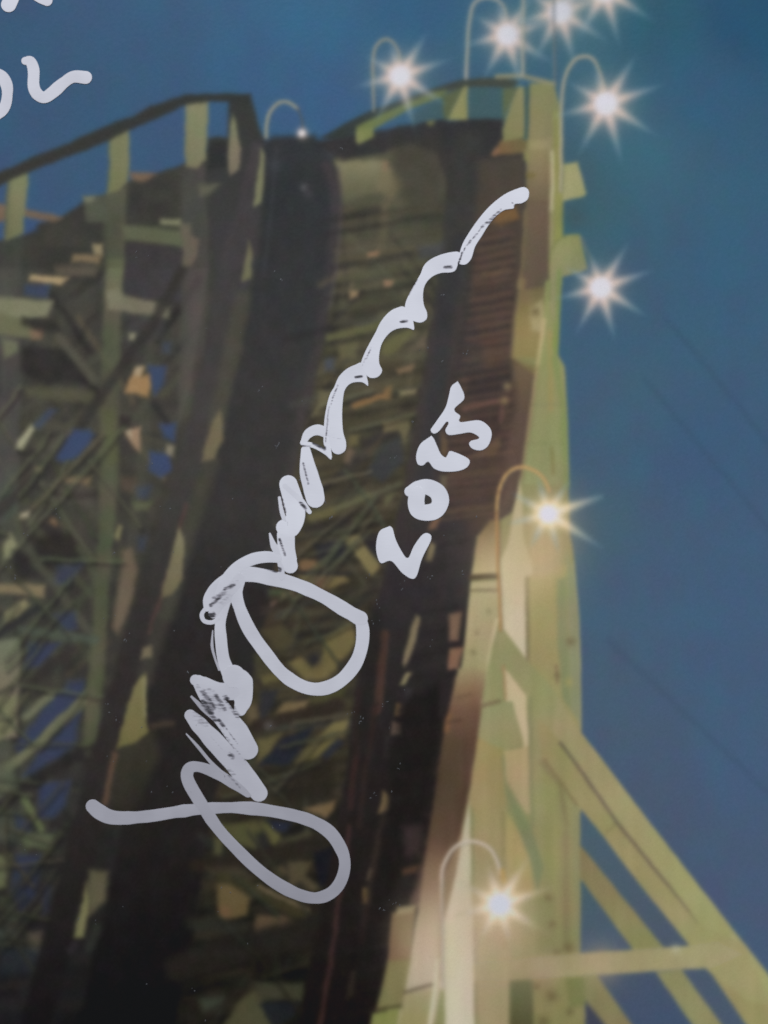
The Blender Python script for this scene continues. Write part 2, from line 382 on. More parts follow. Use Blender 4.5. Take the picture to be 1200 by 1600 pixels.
line([(292, 790), (268, 880), (245, 955), (234, 990)], 5, (90, 66, 62), None, 4, .7)
for cx, cy, r in ((430, 260, 10), (520, 240, 14), (474, 292, 6), (482, 305, 7)):
    glow(cx, cy, r, (84, 84, 90), .45)
glow(475, 295, 5, (120, 120, 122), .6)
glow(440, 300, 45, (48, 52, 54), .5); glow(470, 460, 60, (54, 56, 58), .5)
poly([(408, 231), (413, 240), (412, 300), (410, 316), (397, 326), (402, 280)], (122, 122, 94), part("printed_light_sliver"), 2.5)
poly([(388, 374), (394, 398), (393, 436), (379, 442), (385, 396)], (110, 108, 84), part("printed_light_sliver"), 3)
poly([(345, 640), (349, 660), (348, 690), (336, 715), (316, 722), (325, 680), (335, 655)], (112, 103, 80), part("printed_light_sliver"), 4)
poly([(282, 824), (288, 840), (286, 905), (270, 928), (252, 932), (262, 895), (272, 850)], ((126, 121, 94), (108, 100, 74), (282, 830), (262, 930)), part("printed_light_sliver"), 3)
poly([(224, 1010), (239, 1009), (238, 1026), (220, 1029)], (112, 102, 80), part("printed_light_sliver"), 4)
poly([(222, 1056), (228, 1050), (229, 1120), (233, 1142), (214, 1158), (184, 1170), (195, 1120), (210, 1075)], ((120, 113, 76), (104, 98, 60), (220, 1060), (200, 1170)), part("printed_light_sliver"), 3)
line([(226, 1060), (227, 1118)], 4, (140, 134, 98), None, 2.5, .8)
line([(181, 1178), (172, 1220), (166, 1254)], 9, (100, 76, 60), part("printed_light_sliver"), 4, .8)
line([(240, 1133), (268, 1130)], 10, (70, 58, 48), None, 5, .8)
poly([(140, 1358), (170, 1362), (166, 1408), (142, 1428), (138, 1400)], (86, 82, 62), part("printed_light_sliver"), 6)
poly([(137, 1375), (140, 1425), (132, 1462), (117, 1464), (124, 1430), (132, 1395)], (112, 110, 74), part("printed_light_sliver"), 3.5)
line([(140, 1480), (152, 1450)], 14, (48, 52, 44), None, 6, .7); line([(110, 1485), (118, 1475)], 10, (52, 48, 52), None, 5, .7)

# --- middle lattice between the two tracks
P_MID = part("printed_lattice", "printed olive and brown lattice between the two black tracks")
MIDC = [(250, 96, 94, 72), (340, 76, 76, 62), (450, 76, 74, 60), (600, 76, 72, 56), (800, 70, 64, 50), (950, 60, 52, 41), (1100, 58, 52, 38), (1250, 48, 43, 33), (1400, 42, 38, 29), (1500, 32, 29, 25), (1600, 34, 32, 26)]
vpoly([(522, 250), (560, 228), (640, 205), (700, 205), (695, 350), (686, 440), (672, 520), (660, 600), (642, 700), (624, 800), (600, 900), (572, 1000), (555, 1100), (543, 1200), (526, 1300), (506, 1400), (486, 1500), (470, 1600), (430, 1900),
       (220, 1900), (274, 1600), (296, 1500), (312, 1400), (325, 1310), (338, 1240), (358, 1180), (378, 1120), (395, 1060), (412, 980), (428, 900), (440, 830), (455, 760), (470, 700), (484, 640), (500, 570), (513, 500), (523, 430), (531, 365), (534, 315), (530, 282)], MIDC, P_MID, 6)
m = IDS == P_MID
IMG[m] += (vnoise(38, 14, seed=31) * 9)[m][:, None] * np.array([1, .9, .6]) + (vnoise(70, 30, seed=32) * 5)[m][:, None] * np.array([1, .6, .4])
hatch(110, ([300, 600, 900, 1200, 1600], [540, 500, 450, 360, 290]), ([300, 600, 900, 1200, 1600], [685, 650, 590, 535, 465]), 320, 1600, MIDC, (12, 12, 14, 48, -50, 85))
for i in range(52):
    yy = 322 + i * 24.0 + rl.uniform(-9, 9)
    xl = np.interp(yy, [300, 600, 900, 1200, 1600], [535, 495, 440, 345, 280]); xr = np.interp(yy, [300, 600, 900, 1200, 1600], [690, 655, 598, 540, 468])
    dim = vert_col(MIDC, np.array(yy)).mean() / 68.0
    tl = rl.uniform(20, 34)
    c = np.array(rl.choice([(96, 92, 66), (92, 84, 60), (102, 90, 62), (88, 88, 62)]), float) * dim
    line([(xl + rl.uniform(0, 20), yy + tl / 2), (xr - rl.uniform(0, 20), yy - tl / 2)], rl.uniform(6, 10), tuple(c), part("printed_plank"), 5, rl.uniform(.12, .42))
    line([(xl, yy + tl / 2 + 12), (xr, yy - tl / 2 + 12)], rl.uniform(5, 9), tuple(np.array((44, 41, 37)) * dim), None, 5, rl.uniform(.12, .45))
def k(pts, col, f=3.2, a=.95): poly(pts, col, part("printed_beam"), f + 1.0, a * .95)
k([(523, 254), (598, 251), (612, 268), (606, 300), (560, 310), (536, 318), (533, 290), (528, 268)], ((132, 127, 94), (92, 92, 70), (560, 258), (560, 316)))
k([(596, 252), (605, 254), (628, 290), (612, 312), (590, 300)], (120, 108, 80), 5, .7)
k([(598, 252), (606, 254), (604, 268), (598, 268)], (140, 112, 84), 3, .7)
for q, c in (([(572, 396), (590, 392), (590, 400), (575, 402)], (150, 115, 86)), ([(546, 455), (560, 455), (559, 464), (547, 466)], (152, 128, 92)),
             ([(599, 440), (616, 440), (612, 449), (600, 449)], (150, 116, 88)), ([(546, 445), (553, 443), (553, 455), (547, 455)], (100, 92, 70))):
    k(q, c, 2.5)
line([(515, 528), (600, 506)], 11, (98, 98, 65), part("printed_beam"), 4, .9)
k([(530, 540), (560, 534), (556, 560), (532, 563)], (102, 97, 68), 4)
gap([(508, 562), (524, 562), (522, 580), (508, 580)], 5, .6, None)
line([(553, 634), (604, 619)], 9, (142, 106, 66), part("printed_beam"), 3, .9)
k([(598, 660), (625, 658), (600, 676)], (132, 100, 56), 3)
k([(500, 610), (521, 612), (506, 640), (488, 652)], (108, 101, 73), 4)
k([(545, 680), (560, 675), (560, 695), (545, 700)], (106, 98, 64), 4)
k([(545, 700), (556, 705), (550, 726), (539, 720)], (112, 94, 74), 4)
k([(572, 705), (600, 678), (594, 692), (578, 712)], (108, 88, 54), 4)
line([(540, 740), (600, 680)], 18, (60, 57, 55), None, 7, .6)
k([(598, 540), (620, 522), (642, 514), (646, 522), (626, 545), (606, 558), (598, 556)], (104, 101, 66))
k([(650, 535), (668, 518), (664, 545), (649, 546)], (108, 95, 77), 4)
k([(619, 579), (648, 571), (642, 582), (622, 586)], (130, 106, 78), 3)
k([(622, 612), (651, 608), (648, 616), (625, 619)], (138, 128, 92), 3)
k([(600, 610), (612, 604), (610, 625), (600, 626)], (128, 100, 64), 3)
k([(600, 660), (640, 654), (641, 670), (632, 692), (622, 672), (600, 676)], (110, 102, 72))
poly([(598, 695), (624, 684), (630, 722), (600, 752), (570, 740)], (60, 62, 64), None, 6, .8)
k([(600, 770), (618, 766), (610, 782), (600, 788)], (98, 98, 66), 4)
line([(488, 806), (530, 797), (575, 778)], 14, (102, 96, 62), part("printed_beam"), 4, .9)
line([(480, 828), (545, 815)], 12, (54, 50, 46), None, 5, .8)
poly([(490, 850), (535, 845), (542, 870), (500, 876)], (46, 46, 50), None, 6, .9)
k([(535, 840), (561, 834), (592, 880), (591, 889), (580, 899)], ((134, 124, 80), (124, 112, 70), (545, 840), (585, 890)), 2.5, 1)
poly([(562, 835), (600, 830), (612, 870), (594, 880)], (48, 46, 52), None, 5, .7)
k([(465, 873), (490, 874), (508, 888), (470, 891)], (122, 94, 64))
k([(466, 898), (536, 900), (544, 908), (512, 921), (480, 913)], (120, 104, 64))
glow(500, 908, 12, (130, 84, 60), .7)
line([(452, 893), (545, 898)], 5, (46, 44, 46), None, 3, .7)
k([(420, 922), (445, 920), (440, 930), (420, 930)], (70, 80, 56), 4)
k([(440, 926), (462, 924), (458, 935), (444, 935)], (112, 98, 68), 3)
k([(408, 948), (432, 940), (420, 952), (410, 960)], (128, 98, 84), 4)
poly([(385, 915), (410, 920), (425, 950), (400, 975), (385, 950)], (42, 37, 36), None, 6, .8)
k([(405, 985), (440, 975), (460, 1000), (440, 1020), (420, 1000)], (84, 76, 50), 6, .7)
k([(452, 1036), (520, 986), (550, 972), (556, 1000), (545, 1030), (510, 1060), (478, 1064)], (114, 102, 60), 4)
poly([(463, 1020), (505, 994), (507, 1020), (490, 1042)], (60, 55, 42), None, 4, .9); glow(491, 1030, 11, (38, 38, 42), .9)
poly([(528, 1035), (555, 1010), (552, 1032), (530, 1052)], (42, 40, 38), None, 5, .8)
k([(395, 1020), (420, 1020), (430, 1050), (400, 1060)], (72, 70, 46), 6, .7)
k([(408, 1058), (430, 1052), (440, 1062), (412, 1070)], (98, 92, 54), 4)
poly([(405, 1080), (436, 1078), (430, 1092), (418, 1122), (405, 1128)], (46, 47, 50), None, 6, .9)
k([(384, 1098), (402, 1100), (404, 1122), (388, 1130)], (96, 84, 60), 5)
k([(442, 1098), (486, 1091), (478, 1105), (430, 1116)], (116, 98, 66), 3.5)
k([(484, 1088), (520, 1078), (545, 1070), (535, 1090), (490, 1098)], (78, 76, 44), 5, .8)
line([(400, 1134), (440, 1122), (530, 1102)], 18, (48, 40, 34), None, 5, .8)
k([(402, 1156), (440, 1144), (422, 1176), (404, 1188)], (98, 90, 54), 4)
poly([(442, 1152), (490, 1134), (478, 1160), (452, 1192), (405, 1195)], (36, 38, 46), None, 5, .95)
k([(546, 1120), (540, 1150), (492, 1184), (462, 1192), (486, 1158), (524, 1126)], ((122, 110, 66), (100, 92, 50), (540, 1125), (480, 1188)), 4)
poly([(505, 1178), (528, 1152), (538, 1160), (512, 1186)], (40, 44, 54), None, 5, .8)
glow(420, 1133, 8, (96, 92, 90), .6)
poly([(440, 1200), (525, 1190), (522, 1245), (470, 1250)], (42, 38, 30), None, 9, .8)
k([(474, 1262), (523, 1250), (521, 1262), (512, 1276), (490, 1270)], (118, 94, 62), 4)
k([(338, 1288), (400, 1282), (412, 1292), (402, 1328), (372, 1318)], (80, 79, 46), 6)
k([(408, 1284), (424, 1290), (440, 1308), (430, 1322), (414, 1300)], (92, 90, 50), 4)
poly([(420, 1282), (458, 1282), (446, 1299), (430, 1296)], (36, 40, 56), None, 5, .9)
poly([(400, 1300), (412, 1302), (424, 1322), (400, 1328)], (38, 38, 38), None, 5, .8)
k([(334, 1308), (350, 1310), (345, 1338), (334, 1336)], (80, 77, 48), 4)
k([(438, 1312), (480, 1296), (495, 1302), (430, 1328)], (72, 71, 48), 5, .8)
line([(308, 1352), (400, 1340), (505, 1312)], 22, (42, 36, 30), None, 6, .85)
k([(320, 1355), (370, 1352), (400, 1372), (330, 1368)], (68, 60, 44), 6, .7)
line([(350, 1372), (400, 1390), (475, 1428)], 20, (58, 54, 34), None, 6, .8)
line([(405, 1384), (440, 1402), (482, 1420)], 6, (112, 96, 70), part("printed_beam"), 3, .8)
k([(340, 1382), (362, 1381), (390, 1402), (386, 1430), (342, 1434)], (102, 86, 52), 4); glow(352, 1424, 11, (118, 78, 56), .5)
k([(424, 1356), (442, 1350), (450, 1362), (436, 1370)], (78, 68, 46), 4); k([(450, 1346), (490, 1344), (478, 1366), (502, 1386), (488, 1392), (468, 1374), (452, 1384)], (80, 72, 50), 4)
poly([(490, 1330), (520, 1320), (524, 1370), (500, 1384)], (26, 26, 34), None, 5, .85)
k([(402, 1430), (440, 1430), (468, 1442), (446, 1450), (396, 1460)], (90, 73, 51), 4)
line([(300, 1440), (380, 1450)], 20, (42, 44, 36), None, 8, .7)
line([(280, 1510), (380, 1480), (490, 1452)], 44, (36, 33, 29), None, 8, .85)
k([(395, 1534), (476, 1534), (470, 1562), (404, 1562)], (62, 62, 45), 5); k([(335, 1620), (394, 1536), (428, 1600), (440, 1640)], (76, 74, 50), 4)
poly([(404, 1566), (466, 1563), (460, 1586), (428, 1602)], (32, 34, 37), None, 4, .95); k([(312, 1560), (350, 1555), (342, 1582), (318, 1584)], (60, 66, 52), 6)
line([(300, 1600), (394, 1540)], 14, (38, 34, 28), None, 6, .7)

braces(26, ([300, 600, 900, 1200, 1600], [560, 520, 470, 390, 320]), ([300, 600, 900, 1200, 1600], [670, 635, 575, 515, 440]), 560, 1580, MIDC, (14, 14, 44, 50, -48, 16), 'printed_brace_strip')
# --- right track
P_T2 = part("printed_track", "printed black track with brown ties beside the bright tower")
T2C = [(190, 52, 52, 54), (350, 64, 62, 60), (550, 66, 60, 58), (750, 64, 58, 57), (900, 50, 46, 47), (1050, 42, 39, 39), (1200, 36, 32, 31), (1350, 34, 30, 29), (1600, 26, 23, 22)]
vpoly([(494, 226), (520, 216), (560, 206), (605, 203), (645, 194), (690, 188), (702, 192), (735, 184), (785, 186), (786, 222), (822, 222), (826, 330), (818, 420), (806, 500), (800, 560), (812, 620), (826, 660), (815, 750), (795, 820), (748, 835), (738, 900), (726, 1000), (708, 1060),
       (748, 1090), (745, 1150), (733, 1220), (716, 1300), (692, 1370), (655, 1430), (640, 1500), (600, 1590), (560, 1900), (430, 1900), (470, 1600), (486, 1500), (506, 1400), (526, 1300), (543, 1200), (555, 1100), (572, 1000), (600, 900), (624, 800), (642, 700), (660, 600), (672, 520), (686, 440), (695, 350), (700, 290), (680, 240), (640, 225), (600, 240), (535, 252)], T2C, P_T2, 5)
poly([(612, 215), (680, 212), (696, 262), (692, 330), (640, 330), (612, 260)], ((60, 58, 54), (74, 70, 60), (650, 215), (650, 330)), None, 14, .7)
poly([(745, 250), (820, 244), (822, 330), (812, 430), (800, 560), (760, 580), (735, 450)], ((78, 71, 62), (86, 68, 58), (780, 260), (780, 560)), None, 10, .85)
poly([(720, 600), (800, 560), (830, 660), (815, 750), (790, 830), (740, 830), (690, 760), (700, 660)], ((76, 62, 54), (80, 63, 55), (740, 580), (780, 820)), None, 18, .8)
line([(728, 230), (718, 350), (705, 450)], 44, (60, 60, 58), None, 12, .8)
line([(720, 380), (700, 460), (688, 560), (672, 680), (655, 780)], 28, (56, 56, 58), None, 9, .8, True)
poly([(775, 334), (806, 324), (813, 340), (780, 354), (770, 350)], (122, 92, 58), part("printed_tie"), 4, .9)
r2 = random.Random(5)
for i in range(30):
    yy = 345 + i * 15.5
    xr = np.interp(yy, [345, 500, 600, 700, 820], [806, 800, 798, 806, 775])
    xl = np.interp(yy, [345, 500, 600, 700, 820], [752, 738, 715, 705, 690]) + r2.uniform(-6, 10)
    c = r2.choice([(104, 82, 68), (98, 76, 68), (94, 72, 64), (70, 60, 58), (58, 52, 52), (106, 86, 66)])
    line([(xl, yy + r2.uniform(3, 8)), ((xl + xr) / 2, yy + 3), (xr - r2.uniform(0, 14), yy - r2.uniform(2, 6))], r2.uniform(4, 8), c, part("printed_tie") if i % 2 else None, 4, r2.uniform(.35, .65))
for i in range(34):
    yy = 350 + i * 13.6
    xr = np.interp(yy, [345, 500, 600, 700, 820], [806, 798, 795, 806, 780]); xl = np.interp(yy, [345, 500, 600, 700, 820], [742, 722, 705, 690, 668])
    line([(xl, yy + 9), (xr, yy - 4)], 4, (52, 46, 46), None, 3.5, r2.uniform(.3, .6))
for i in range(44):
    yy = 850 + i * 17
    xr = np.interp(yy, [850, 1050, 1300, 1600], [735, 700, 660, 580]); xl = np.interp(yy, [850, 1050, 1300, 1600], [660, 640, 590, 515])
    line([(xl, yy + 7), (xr, yy - 5)], 4, (62, 55, 53) if i % 2 else (30, 27, 27), None, 4, r2.uniform(.15, .4))
line([(725, 640), (790, 622)], 7, (106, 78, 70), part("printed_tie"), 3, .8)
poly([(735, 590), (800, 580), (795, 600), (788, 618), (720, 632)], (56, 50, 50), None, 6, .8)
poly([(725, 650), (780, 640), (782, 690), (760, 700), (768, 670)], (58, 48, 48), None, 6, .7)
glow(792, 604, 6, (136, 118, 86), .9); glow(788, 627, 6, (136, 118, 84), .9); line([(785, 634), (782, 660)], 6, (104, 78, 72), None, 3, .7)
poly([(690, 672), (700, 690), (697, 716), (688, 708)], (104, 85, 64), part("printed_tie"), 4, .8); poly([(745, 706), (780, 680), (782, 700), (770, 712), (735, 712)], (108, 86, 66), part("printed_tie"), 5, .7)
poly([(688, 742), (700, 742), (697, 765), (688, 782)], (106, 98, 78), part("printed_tie"), 4, .8)
poly([(650, 386), (692, 379), (690, 404), (655, 406)], (72, 76, 84), None, 8, .6)
poly([(770, 244), (778, 232), (782, 220), (825, 217), (827, 238), (800, 243)], ((122, 92, 64), (112, 102, 70), (770, 240), (820, 225)), part("printed_tie"), 3)
poly([(766, 243), (776, 232), (782, 238), (776, 246)], (140, 104, 82), None, 2.5, .8)
line([(822, 330), (818, 395), (810, 450)], 6, (132, 114, 82), None, 3, .8)
# lower right track: chain lights, red rails, brown flank
poly([(706, 1056), (752, 1056), (750, 1100), (745, 1150), (736, 1205), (727, 1255), (716, 1300), (700, 1340), (655, 1365), (670, 1290), (682, 1210), (691, 1145), (698, 1100)], ((118, 92, 74), (76, 57, 49), (730, 1062), (722, 1130)), part("printed_tie"), 5, .92)
for i in range(15):
    yy = 1075 + i * 21
    xr = np.interp(yy, [1075, 1200, 1300, 1380], [744, 732, 712, 688]); xl = np.interp(yy, [1075, 1200, 1300, 1380], [702, 684, 668, 650])
    line([(xl - 6, yy + 8), (xr - 8, yy - 4)], r2.uniform(5, 10), r2.choice([(52, 43, 41), (58, 47, 44), (90, 71, 62), (82, 65, 57)]), None, 6, r2.uniform(.1, .3))
poly([(668, 1340), (700, 1330), (690, 1380), (655, 1420), (640, 1410)], (104, 80, 68), part("printed_tie"), 7, .8)
for q, c in (([(676, 806), (691, 800), (680, 826), (668, 828)], (116, 90, 70)), ([(672, 845), (681, 850), (674, 879), (664, 877)], (126, 112, 84)),
             ([(648, 960), (656, 965), (653, 985), (641, 1026), (632, 1042), (630, 1036), (640, 990)], (128, 114, 88)), ([(635, 1050), (643, 1050), (633, 1071), (625, 1071)], (138, 128, 92)),
             ([(620, 1098), (632, 1100), (628, 1116), (618, 1118)], (152, 118, 74)), ([(614, 1126), (627, 1130), (625, 1147), (611, 1148)], (124, 102, 86)),
             ([(598, 1232), (607, 1242), (605, 1266), (590, 1269)], (132, 110, 74)), ([(577, 1355), (583, 1360), (578, 1376), (573, 1374)], (104, 92, 74)),
             ([(568, 1386), (580, 1388), (575, 1413), (566, 1411)], (120, 96, 62)), ([(550, 1514), (556, 1515), (552, 1556), (541, 1562)], (92, 80, 62))):
    poly(q, c, part("printed_tie"), 2.8, .95)
for q, w, c in (([(640, 1080), (628, 1110)], 10, (58, 54, 56)), ([(600, 990), (596, 1050), (588, 1110)], 14, (84, 58, 50)), ([(560, 1080), (556, 1180), (548, 1260)], 9, (58, 40, 37)), ([(588, 1100), (572, 1200), (560, 1290)], 8, (48, 38, 35)),
                ([(545, 1290), (528, 1420), (514, 1520), (500, 1600), (470, 1800)], 6, (76, 50, 48)), ([(600, 1270), (588, 1330), (570, 1440)], 9, (60, 50, 44)), ([(575, 1420), (566, 1470)], 8, (62, 40, 38)),
                ([(600, 1180), (606, 1150)], 8, (44, 42, 40))):
    line(q, w, c, None, 4, .75)
poly([(560, 990), (580, 940), (600, 960), (585, 1100), (560, 1180), (548, 1180)], (36, 34, 32), None, 9, .6)
poly([(620, 1100), (690, 1060), (695, 1120), (665, 1280), (600, 1420), (560, 1600), (520, 1600), (590, 1340)], (28, 25, 24), None, 14, .75)
poly([(630, 1290), (660, 1288), (655, 1330), (632, 1336)], (64, 50, 50), None, 8, .7)
poly([(628, 1356), (655, 1350), (650, 1362), (630, 1366)], (98, 66, 48), part("printed_tie"), 5, .7)
poly([(700, 960), (718, 955), (712, 1000), (704, 1000)], (112, 84, 70), part("printed_tie"), 5, .8); poly([(702, 1014), (724, 1010), (708, 1045), (700, 1045)], (118, 84, 68), part("printed_tie"), 4, .8)
poly([(640, 880), (735, 860), (732, 905), (650, 960), (612, 1000)], (48, 45, 47), None, 12, .5)

# --- the bright tower
WX = XX + (WX - XX) * .3; WY = YY + (WY - YY) * .3      # sawn edges, straighter than the lattice
P_TOW = part("printed_tower", "printed floodlit yellow-green timber tower")
poly([(827, 132), (864, 130), (877, 175), (879, 300), (876, 430), (871, 555), (881, 574), (885, 660), (887, 760), (890, 830), (897, 880), (902, 950), (905, 1010), (907, 1140), (906, 1480), (908, 1620), (908, 1900), (560, 1900),
      (600, 1590), (640, 1500), (652, 1430), (692, 1370), (716, 1300), (733, 1220), (745, 1150), (750, 1090), (722, 1060), (728, 1000), (736, 905), (745, 838), (800, 800), (815, 750), (826, 660), (838, 590), (802, 560), (806, 500), (818, 420), (822, 330), (823, 240)],
     ((130, 128, 92), (136, 132, 98), (850, 200), (850, 1500)), P_TOW, 2.5)
m = IDS == P_TOW
# top rail, posts and gaps of the right walkway
P_TR = part("printed_handrail", "printed dark handrail rising to the tower top")
poly([(500, 217), (540, 194), (585, 172), (620, 160), (676, 140), (722, 126), (785, 122), (812, 128), (800, 140), (740, 138), (690, 146), (640, 168), (590, 196), (556, 212), (520, 220)], ((54, 60, 60), (66, 70, 62), (520, 210), (760, 130)), P_TR, 3)
poly([(556, 200), (600, 178), (640, 160), (678, 145), (700, 142), (690, 154), (640, 172), (600, 194), (560, 216)], ((112, 122, 74), (108, 116, 72), (560, 200), (680, 150)), P_TR, 3)
poly([(640, 182), (682, 157), (702, 154), (702, 186), (672, 190), (645, 196)], (66, 90, 98), P_SKY, 4)
poly([(732, 138), (786, 139), (785, 186), (731, 188)], (66, 92, 98), P_SKY, 4)
poly([(690, 150), (726, 137), (708, 172), (701, 188), (694, 188)], (90, 98, 68), P_TR, 4)
P_TP = part("printed_post", "printed yellow post under the tower handrail, beside the track")
poly([(725, 136), (731, 136), (730, 189), (700, 189), (707, 172)], (140, 140, 92), P_TP, 2)
poly([(667, 192), (680, 190), (676, 198), (668, 197)], (130, 130, 80), None, 3, .8)
P_TP2 = part("printed_post", "printed yellow post nearest the tower's top corner")
poly([(785, 140), (812, 137), (795, 168), (785, 192)], (94, 104, 76), P_TP2, 3)
poly([(810, 136), (819, 137), (820, 216), (786, 223), (784, 205), (796, 168)], ((138, 138, 96), (128, 126, 84), (812, 140), (800, 220)), P_TP2, 2)
poly([(819, 136), (827, 136), (826, 218), (820, 220)], (62, 85, 86), P_SKY, 1.8)
P_TP3 = part("printed_post", "printed small post low on the tower handrail")
poly([(556, 206), (583, 201), (584, 215), (560, 227), (556, 222)], (128, 132, 84), P_TP3, 2.5)
line([(776, 121), (814, 120), (866, 133)], 7, (146, 141, 110), P_TR, 2.5)
# tower face, from the top down
def t(pts, col, f=2.5, a=1.0, pid=-1): poly(pts, col, (part("printed_board") if a > .75 else None) if pid == -1 else pid, f, a)
t([(827, 140), (864, 138), (863, 220), (825, 222)], ((130, 128, 94), (134, 124, 96), (845, 140), (845, 220)), 3)
t([(826, 222), (862, 218), (860, 235), (826, 236)], (150, 138, 108), 4, .8)
t([(822, 236), (860, 234), (858, 316), (824, 316)], ((134, 124, 94), (112, 100, 84), (840, 240), (840, 312)), 3)
t([(823, 312), (858, 314), (858, 440), (852, 455), (814, 455), (818, 400)], ((106, 92, 80), (92, 80, 74), (840, 320), (840, 440)), 3)
t([(820, 270), (838, 272), (832, 280), (822, 280)], (112, 100, 66), 3, .8)
line([(862, 238), (863, 290), (861, 330)], 5, (186, 180, 150), None, 2, .95); line([(862, 330), (860, 420)], 4, (150, 146, 112), None, 2.5, .8)
t([(864, 175), (877, 178), (880, 300), (878, 400), (866, 400), (866, 240)], (140, 141, 88), 3)
line([(868, 190), (872, 300)], 3, (116, 112, 70), None, 2, .6)
t([(818, 235), (826, 240), (826, 256), (818, 250)], (142, 134, 92), 2.5, .8)
line([(816, 440), (806, 500), (802, 556)], 10, (132, 116, 84), None, 4, .7)
t([(812, 455), (852, 448), (852, 520), (836, 560), (802, 558), (806, 500)], ((112, 98, 76), (138, 124, 86), (830, 455), (830, 500)), 4)
t([(828, 482), (846, 470), (853, 490), (846, 520), (830, 515)], (164, 152, 118), 5, .8)
glow(836, 488, 7, (96, 82, 60), .7)
t([(852, 440), (876, 430), (871, 555), (881, 574), (886, 660), (888, 760), (812, 756), (824, 660), (838, 590), (848, 520)], ((140, 140, 96), (138, 140, 104), (860, 460), (850, 740)), 2.5)
t([(868, 440), (878, 432), (874, 480), (870, 556), (864, 550)], (120, 138, 82), 4, .8)
line([(850, 500), (836, 590), (826, 660), (814, 748)], [6, 4], (176, 160, 122), None, 2, .95)
line([(858, 520), (860, 580), (860, 640)], 7, (158, 138, 90), None, 4, .5)
line([(866, 560), (880, 640), (884, 760)], 9, (118, 134, 86), None, 4, .6); line([(862, 700), (864, 740)], 5, (110, 98, 60), None, 3, .5)
line([(828, 634), (876, 632)], 3, (120, 124, 92), None, 2, .5); line([(820, 694), (880, 692)], 3, (122, 126, 92), None, 2, .5)
t([(800, 560), (838, 575), (828, 650), (815, 748), (800, 780), (782, 800), (790, 700), (806, 640)], ((118, 102, 76), (96, 78, 68), (818, 565), (806, 650)), 9, .85, None)
P_BK = [part("printed_block", "printed pale green block end jutting from the tower, square"), part("printed_block", "printed pale green block end jutting from the tower, rounded")]
t([(879, 258), (902, 254), (910, 282), (915, 304), (911, 308), (879, 316)], ((152, 152, 112), (158, 156, 118), (880, 260), (912, 300)), 2, 1, P_BK[0])
t([(858, 405), (862, 390), (872, 375), (886, 367), (905, 366), (911, 392), (918, 420), (900, 428), (878, 434), (870, 520), (858, 480)], ((140, 142, 98), (146, 140, 106), (885, 370), (885, 430)), 2.2, 1, P_BK[1])
line([(858, 470), (858, 410), (866, 382), (884, 367)], 2.5, (108, 112, 70), None, 2, .7, True)
line([(873, 425), (872, 480), (866, 540)], 6, (122, 140, 80), None, 3.5, .7)
glow(896, 340, 20, (64, 84, 86), .5)
# around the lower gooseneck: cream board, tan panels
t([(748, 836), (766, 812), (782, 815), (782, 898), (736, 898)], ((118, 98, 76), (178, 160, 126), (762, 820), (762, 892)), 3)
t([(736, 909), (778, 908), (781, 972), (775, 985), (757, 1056), (750, 1064), (718, 1062), (726, 1000)], ((172, 158, 128), (150, 142, 108), (755, 915), (740, 1050)), 2.5)
line([(736, 902), (778, 900)], 9, (70, 58, 52), part("printed_board"), 2, 1); line([(736, 922), (776, 922)], 3.5, (104, 88, 74), None, 1.8, .9)
line([(776, 968), (764, 1030), (757, 1090), (750, 1100)], 5, (196, 184, 152), None, 2, .9)
for gx, gy in ((763, 955), (745, 988), (738, 1017), (740, 1020)): glow(gx, gy, 4, (126, 116, 90), .7)
t([(826, 898), (888, 880), (900, 930), (905, 1010), (907, 1140), (890, 1160), (826, 1080)], ((150, 142, 98), (146, 138, 100), (840, 900), (840, 1080)), 3)
t([(870, 905), (884, 900), (888, 1000), (892, 1110), (878, 1090), (870, 1000)], (122, 128, 98), 3.5, .9); t([(884, 860), (898, 900), (905, 1010), (906, 1130), (892, 1110), (888, 980)], (128, 132, 108), 3, .9)
line([(895, 880), (903, 960), (905, 1060), (905, 1135)], 4, (146, 146, 122), None, 2.5, .6)
glow(891, 1002, 7, (104, 98, 74), .8); glow(870, 1055, 5, (106, 98, 74), .8); glow(888, 1065, 7, (152, 142, 98), .8); line([(868, 1040), (870, 1066)], 4, (112, 92, 78), None, 2, .7)
t([(818, 800), (850, 830), (876, 840), (880, 900), (826, 900)], (160, 142, 112), 9, .7)
t([(812, 746), (816, 780), (818, 842), (830, 880), (831, 896), (820, 903), (822, 1032), (786, 984), (783, 950), (780, 880), (793, 850), (802, 800)], ((180, 168, 136), (192, 180, 158), (812, 760), (805, 960)), 2)
line([(823, 902), (824, 1030)], 5, (110, 100, 80), None, 2.5, .7)
# shadowed inverted V and the pieces inside it
t([(779, 968), (786, 982), (824, 1032), (852, 1062), (874, 1092), (905, 1140), (860, 1190), (838, 1122), (818, 1086), (786, 1036), (791, 1092), (752, 1102), (758, 1058), (768, 1010)], ((136, 136, 100), (142, 138, 102), (780, 980), (860, 1130)), 2.2)
t([(786, 1042), (796, 1052), (821, 1086), (826, 1162), (820, 1174), (803, 1112), (800, 1096), (790, 1096)], (184, 168, 138), 2)
line([(786, 1040), (789, 1092)], 4, (150, 120, 90), None, 2, .8)
t([(754, 1104), (800, 1095), (818, 1160), (786, 1171), (756, 1176), (742, 1150)], ((138, 138, 104), (142, 136, 100), (760, 1110), (790, 1165)), 2)
line([(754, 1102), (779, 1095)], 6, (112, 100, 80), None, 2, .9)
t([(742, 1150), (786, 1170), (790, 1260), (800, 1400), (796, 1640), (790, 1900), (738, 1900), (738, 1440), (735, 1300), (733, 1220)], ((146, 132, 92), (150, 136, 108), (760, 1160), (765, 1420)), 3)
